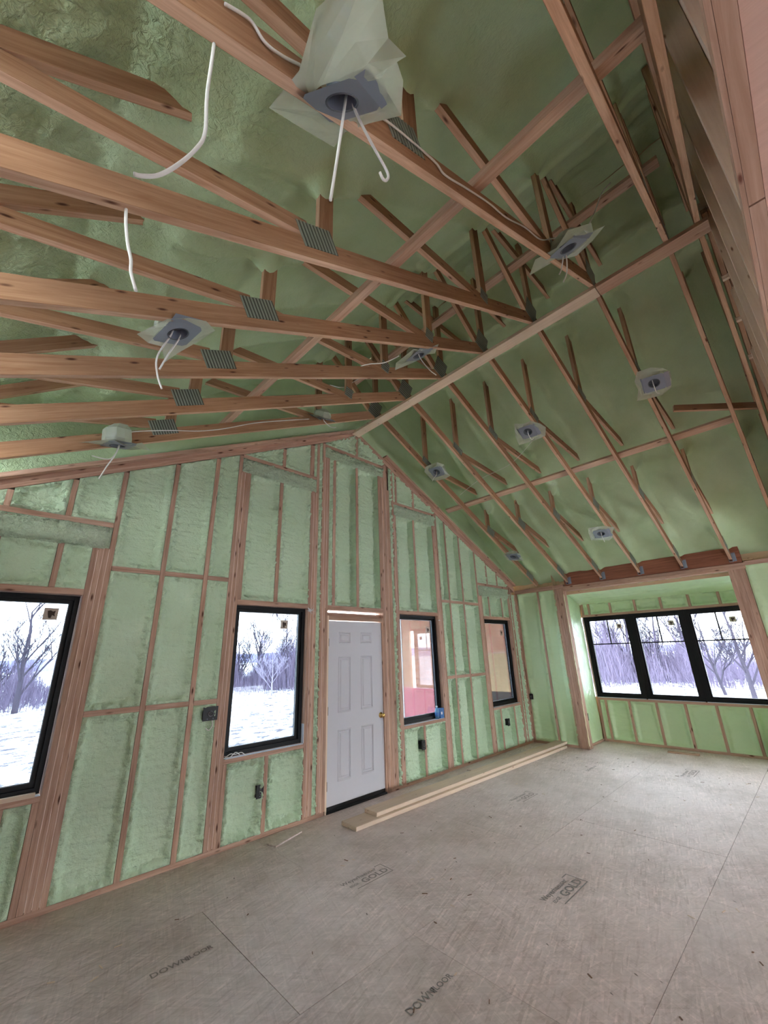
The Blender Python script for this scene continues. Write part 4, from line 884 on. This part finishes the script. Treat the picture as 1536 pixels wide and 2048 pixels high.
def scrap(c, seed, label, n=7, s_=.05):
    rd = random.Random(seed); q = MB()
    for i in range(n):
        d = Vector((rd.uniform(-1, 1), rd.uniform(-1, -.1), rd.uniform(-.6, 1))).normalized(); a = d.cross(Vector((0, 0, 1))).normalized()*.009; l = rd.uniform(.5, 1.2)*s_
        m_ = d*l*.5+Vector((0, -.006, rd.uniform(-.01, .01))); e = d*l
        q.add([-a, a, m_+a*1.2, m_-a*1.2, e+a*.5, e-a*.5], [(0, 1, 2, 3), (3, 2, 4, 5)])
    o = q.build('plastic_scrap', WHITEP); o.location = c; tag(o, label, 'scrap', 'scraps at the windows'); return o
scrap((-.292, -.002, 2.145), 3, 'white shredded plastic tuft at upper right corner of second window', 11, .075); scrap((2.172, -.002, 2.11), 5, 'small white plastic blob at upper right corner of third window', 6, .035)
q = MB(); q.tube(curve_pts([(0, 0, .0), (.05, -.01, .025), (.1, .0, .012), (.16, -.012, .02), (.2, -.02, -.01)], 6), .004, 6); q.tube(curve_pts([(.0, .01, .01), (.04, -.02, .0), (.1, -.01, .03), (.15, .0, .0)], 6), .004, 6)
o = q.build('cable_scrap', CABLE, None, True); o.location = (-1.19, .02, .745); tag(o, 'tangle of white cable scrap on the second window sill, left end', 'scrap', 'scraps at the windows')
for x, w_ in ((-.335, .03), (-.37, .0)):
    pass
jf = abox('jamb_flashing', -.323, -.3175, .004, .05, .74, .93, FLASH, bpy.data.objects['window_2'])
# ------------------------------------------------------------------ exterior
def flat(name, P, m, kind='structure'):
    q = MB(); q.add(P, [tuple(range(len(P)))]); return q.build(name, m, None, kind=kind)
nu, nv = 90, 90; a, b = np.meshgrid(np.linspace(-1, 1, nu), np.linspace(-1, 1, nv)); gx = np.sign(a)*np.abs(a)**1.6*160; gy = np.sign(b)*np.abs(b)**1.6*160
gz = -.50+.10*pnoise(gx*.25, gy*.25, gx*0)-.0*gx
gm = link('snowy_ground', grid_mesh('snowy_ground', np.stack([gx, gy, gz], -1), SNOW), None, None, 'structure')
# sheathed wing with porch beyond the right-hand windows
ex = empty('exterior_wing', (4.9, .2, 0), 'pink and tan sheathed exterior wall beyond the third and fourth windows', 'building wing')
for (y0, y1, z0, z1, m) in ((2.30, 3.44, .822, 2.74, SHEATH), (1.30, 2.295, .822, 2.74, SHEATH), (.16, 1.295, 1.584, 2.74, SHEATH), (.16, 1.295, .822, 1.580, PLY), (2.10, 3.44, -.3, .817, PINK)):
    abox('sheathing_panel', 4.90, 4.915, y0, y1, z0, z1, m, ex)
abox('recess_panel', 4.93, 4.95, .16, 2.1, -.3, .82, CONC, ex); abox('porch_slab', 2.6, 4.9, .3, 2.2, -.3, -.06, CONC, ex)
abox('corner_trim', 4.88, 4.925, 3.44, 3.50, -.3, 2.74, WHITEP, ex); abox('porch_soffit', 2.4, 4.9, .25, 3.6, 2.75, 2.79, PLY, ex)
for i in range(7): abox('sheathing_seam', 4.897, 4.8995, 1.3+.2*i*0+.0, 3.44, 1.02+.23*i, 1.024+.23*i, W_LVL, ex)
q = MB(); dc = Vector((4.896, 2.62, 1.93))
for r0, r1 in ((.10, .088), (.05, .042)):
    A = [dc+Vector((0, -r0, 0)), dc+Vector((0, 0, r0)), dc+Vector((0, r0, 0)), dc+Vector((0, 0, -r0))]; B = [dc+Vector((0, -r1, 0)), dc+Vector((0, 0, r1)), dc+Vector((0, r1, 0)), dc+Vector((0, 0, -r1))]
    for k in range(4): l = (k+1) % 4; q.add([A[k]-ex.location, A[l]-ex.location, B[l]-ex.location, B[k]-ex.location], [(0, 1, 2, 3)])
q.build('printed_diamond', INK, ex)
# hill
q = MB(); pts = []
for i in range(61):
    an = -1.2+i*.07; R_ = 300; h = 1.2+2.2*math.sin(an*3.1)+1.0*math.sin(an*9+1); pts.append((R_*math.sin(an), R_*math.cos(an), h))
v = []; f = []
for (x, y, h) in pts: v += [(x, y, -8), (x*1.05, y*1.05, h+1.5)]
for i in range(60): f.append((2*i, 2*i+2, 2*i+3, 2*i+1))
q.add(v, f); o = q.build('wooded_hill', HILLM); o['kind'] = 'structure'
# trees
def tree_mesh(seed, h, lean=0., spread=.55, n1=9, thick=.02, droop=0.):
    rd = random.Random(seed); q = MB()
    def branch(p, d, l, r, lev):
        pts = [p]; rs = [r]; k = 5 if lev == 0 else 3
        for i in range(k):
            d = (d+Vector((rd.uniform(-.2, .2), rd.uniform(-.2, .2), rd.uniform(-.02, .18)))*.75).normalized(); pts.append(pts[-1]+d*(l/k)); rs.append(max(r*(1-.75*(i+1)/k), .007))
        q.tube(pts, rs, 5 if lev == 0 else 3, 0, False)
        if lev < 4:
            nb = (n1, 6, 5, 3)[lev]
            for i in range(nb):
                t = rd.uniform(.22 if lev == 0 else .15, 1.); j = min(int(t*k), k-1); b0 = pts[j].lerp(pts[j+1], t*k-j)
                a = rd.uniform(0, 6.28); side = Vector((math.cos(a), math.sin(a), rd.uniform(.25, 1.0))); nd = (d*.7+side*spread*1.25).normalized()
                branch(b0, nd, l*rd.uniform(.42, .62)*(1.15-.45*t), max(rs[j]*.55, .011), lev+1)
    branch(Vector((0, 0, -.6)), Vector((lean, 0, 1)).normalized(), h*.72, h*thick, 0)
    return q.mesh('tree', [BARK])
TM = [tree_mesh(11, 7.4, 0, .6, 10), tree_mesh(12, 5.6, .1, .6, 9), tree_mesh(23, 7.6, -.1, .5, 9), tree_mesh(31, 4.8, .15, .75, 8, .016)]
def tree(x, y, i, s_, rz, label, m=None):
    me = TM[i]
    if m: me = me.copy(); me.materials.clear(); me.materials.append(m)
    p = bpy.data.objects.new('bare_tree', me); COL.objects.link(p); p.location = (x, y, -.55); p.scale = (s_, s_, s_); p.rotation_euler = (0, 0, rz); tag(p, label, 'tree', 'leafless trees beyond the snowy field')
def at(u, dist):     # ground point in the direction of an azimuth (radians east of north)
    return (CX+dist*math.sin(u), CY+dist*math.cos(u))
az = lambda u: YAW+math.atan((u-768)/ (F_PX*1.03))
tree(*at(az(62), 27), 0, .98, .4, 'large spreading bare tree seen through the left window'); tree(*at(az(12), 31), 1, .85, 1.9, 'smaller bare tree left of the large one, left window')
tree(*at(az(-60), 30), 2, .9, .9, 'bare tree out past the left edge of the left window')
for i, (u, d_, k, s_, L_, m_) in enumerate([(478, 33, 1, .95, 'bare tree at left edge of the second window view', None), (522, 31, 2, .82, 'tall thin bare tree in middle of the second window view', None), (545, 27, 3, .8, 'pale branchy tree low in the middle of the second window view', PALETWIG), (568, 34, 0, .9, 'bare tree right of centre in second window view', None), (592, 33, 1, 1.0, 'bare tree at right edge of the second window view', None)]):
    tree(*at(az(u), d_), k, s_, i*1.3, L_, m_)
az2 = az
for i, (u, d_, k, s_, L_) in enumerate([(1195, 34, 0, 1.0, 'bare tree in left pane of the triple window'), (1238, 32, 2, 1.0, 'tall bare tree at right of the left pane, triple window'), (1290, 32, 1, 1.25, 'bare tree in left half of the middle pane'), (1330, 36, 2, .95, 'thin bare tree in right half of the middle pane'), (1400, 24, 3, 1.1, 'wide branching bare tree in left half of the right pane'), (1450, 22, 0, .72, 'bare tree in middle of the right pane'), (1500, 23, 1, .9, 'bare tree at right side of the right pane')]):
    tree(*at(az2(u), d_), k, s_, i*.9+.3, L_)
# undergrowth: thousands of bare twigs
rd = random.Random(9); V = []; Fc = []; MI = []
def sticks(u0, u1, d0, d1, n, h0, h1):
    def rod(a, b, r):
        n0 = len(V)
        for c, rr in ((a, r), (b, r*.45)):
            for k in range(3): V.append((c[0]+rr*math.cos(k*2.09), c[1]+rr*math.sin(k*2.09), c[2]))
        for k in range(3): l = (k+1) % 3; Fc.append((n0+k, n0+l, n0+3+l, n0+3+k))
    for i in range(n):
        x, y = at(az(rd.uniform(u0, u1)), rd.uniform(d0, d1)); uu = math.atan2(x-CX, y-CY)
        h = rd.uniform(h0, h1)*rd.uniform(.35, 1)*(.75+.3*math.sin(uu*37)+.25*math.sin(uu*91+1)); h = max(h, .3); r = rd.uniform(.007, .02)
        b = (x, y, -.8); t = (x+rd.uniform(-.22, .22)*h, y+rd.uniform(-.22, .22)*h, h-.2); rod(b, t, r)
        for f in (.35, .55, .75):
            c = [p+(e-p)*f for p, e in zip(b, t)]; L_ = h*rd.uniform(.25, .5); rod(c, (c[0]+rd.uniform(-.7, .7)*L_, c[1]+rd.uniform(-.7, .7)*L_, c[2]+L_*rd.uniform(.5, 1)), r*.6)
sticks(-80, 640, 27, 44, 3000, .5, 2.8); sticks(440, 640, 30, 42, 2400, 1.2, 4.6); sticks(-80, 200, 30, 42, 1200, 1., 3.4); sticks(1120, 1560, 27, 42, 3200, .5, 2.9); sticks(1120, 1340, 30, 42, 2600, 1.5, 5.6)
me = bpy.data.meshes.new('bare_undergrowth'); me.from_pydata(V, [], Fc); me.materials.append(BRUSHM); o = link('bare_undergrowth', me, None, None, 'stuff'); tag(o, 'grey-purple leafless thicket along the far edge of the field', 'undergrowth')
bpy.context.view_layer.update()
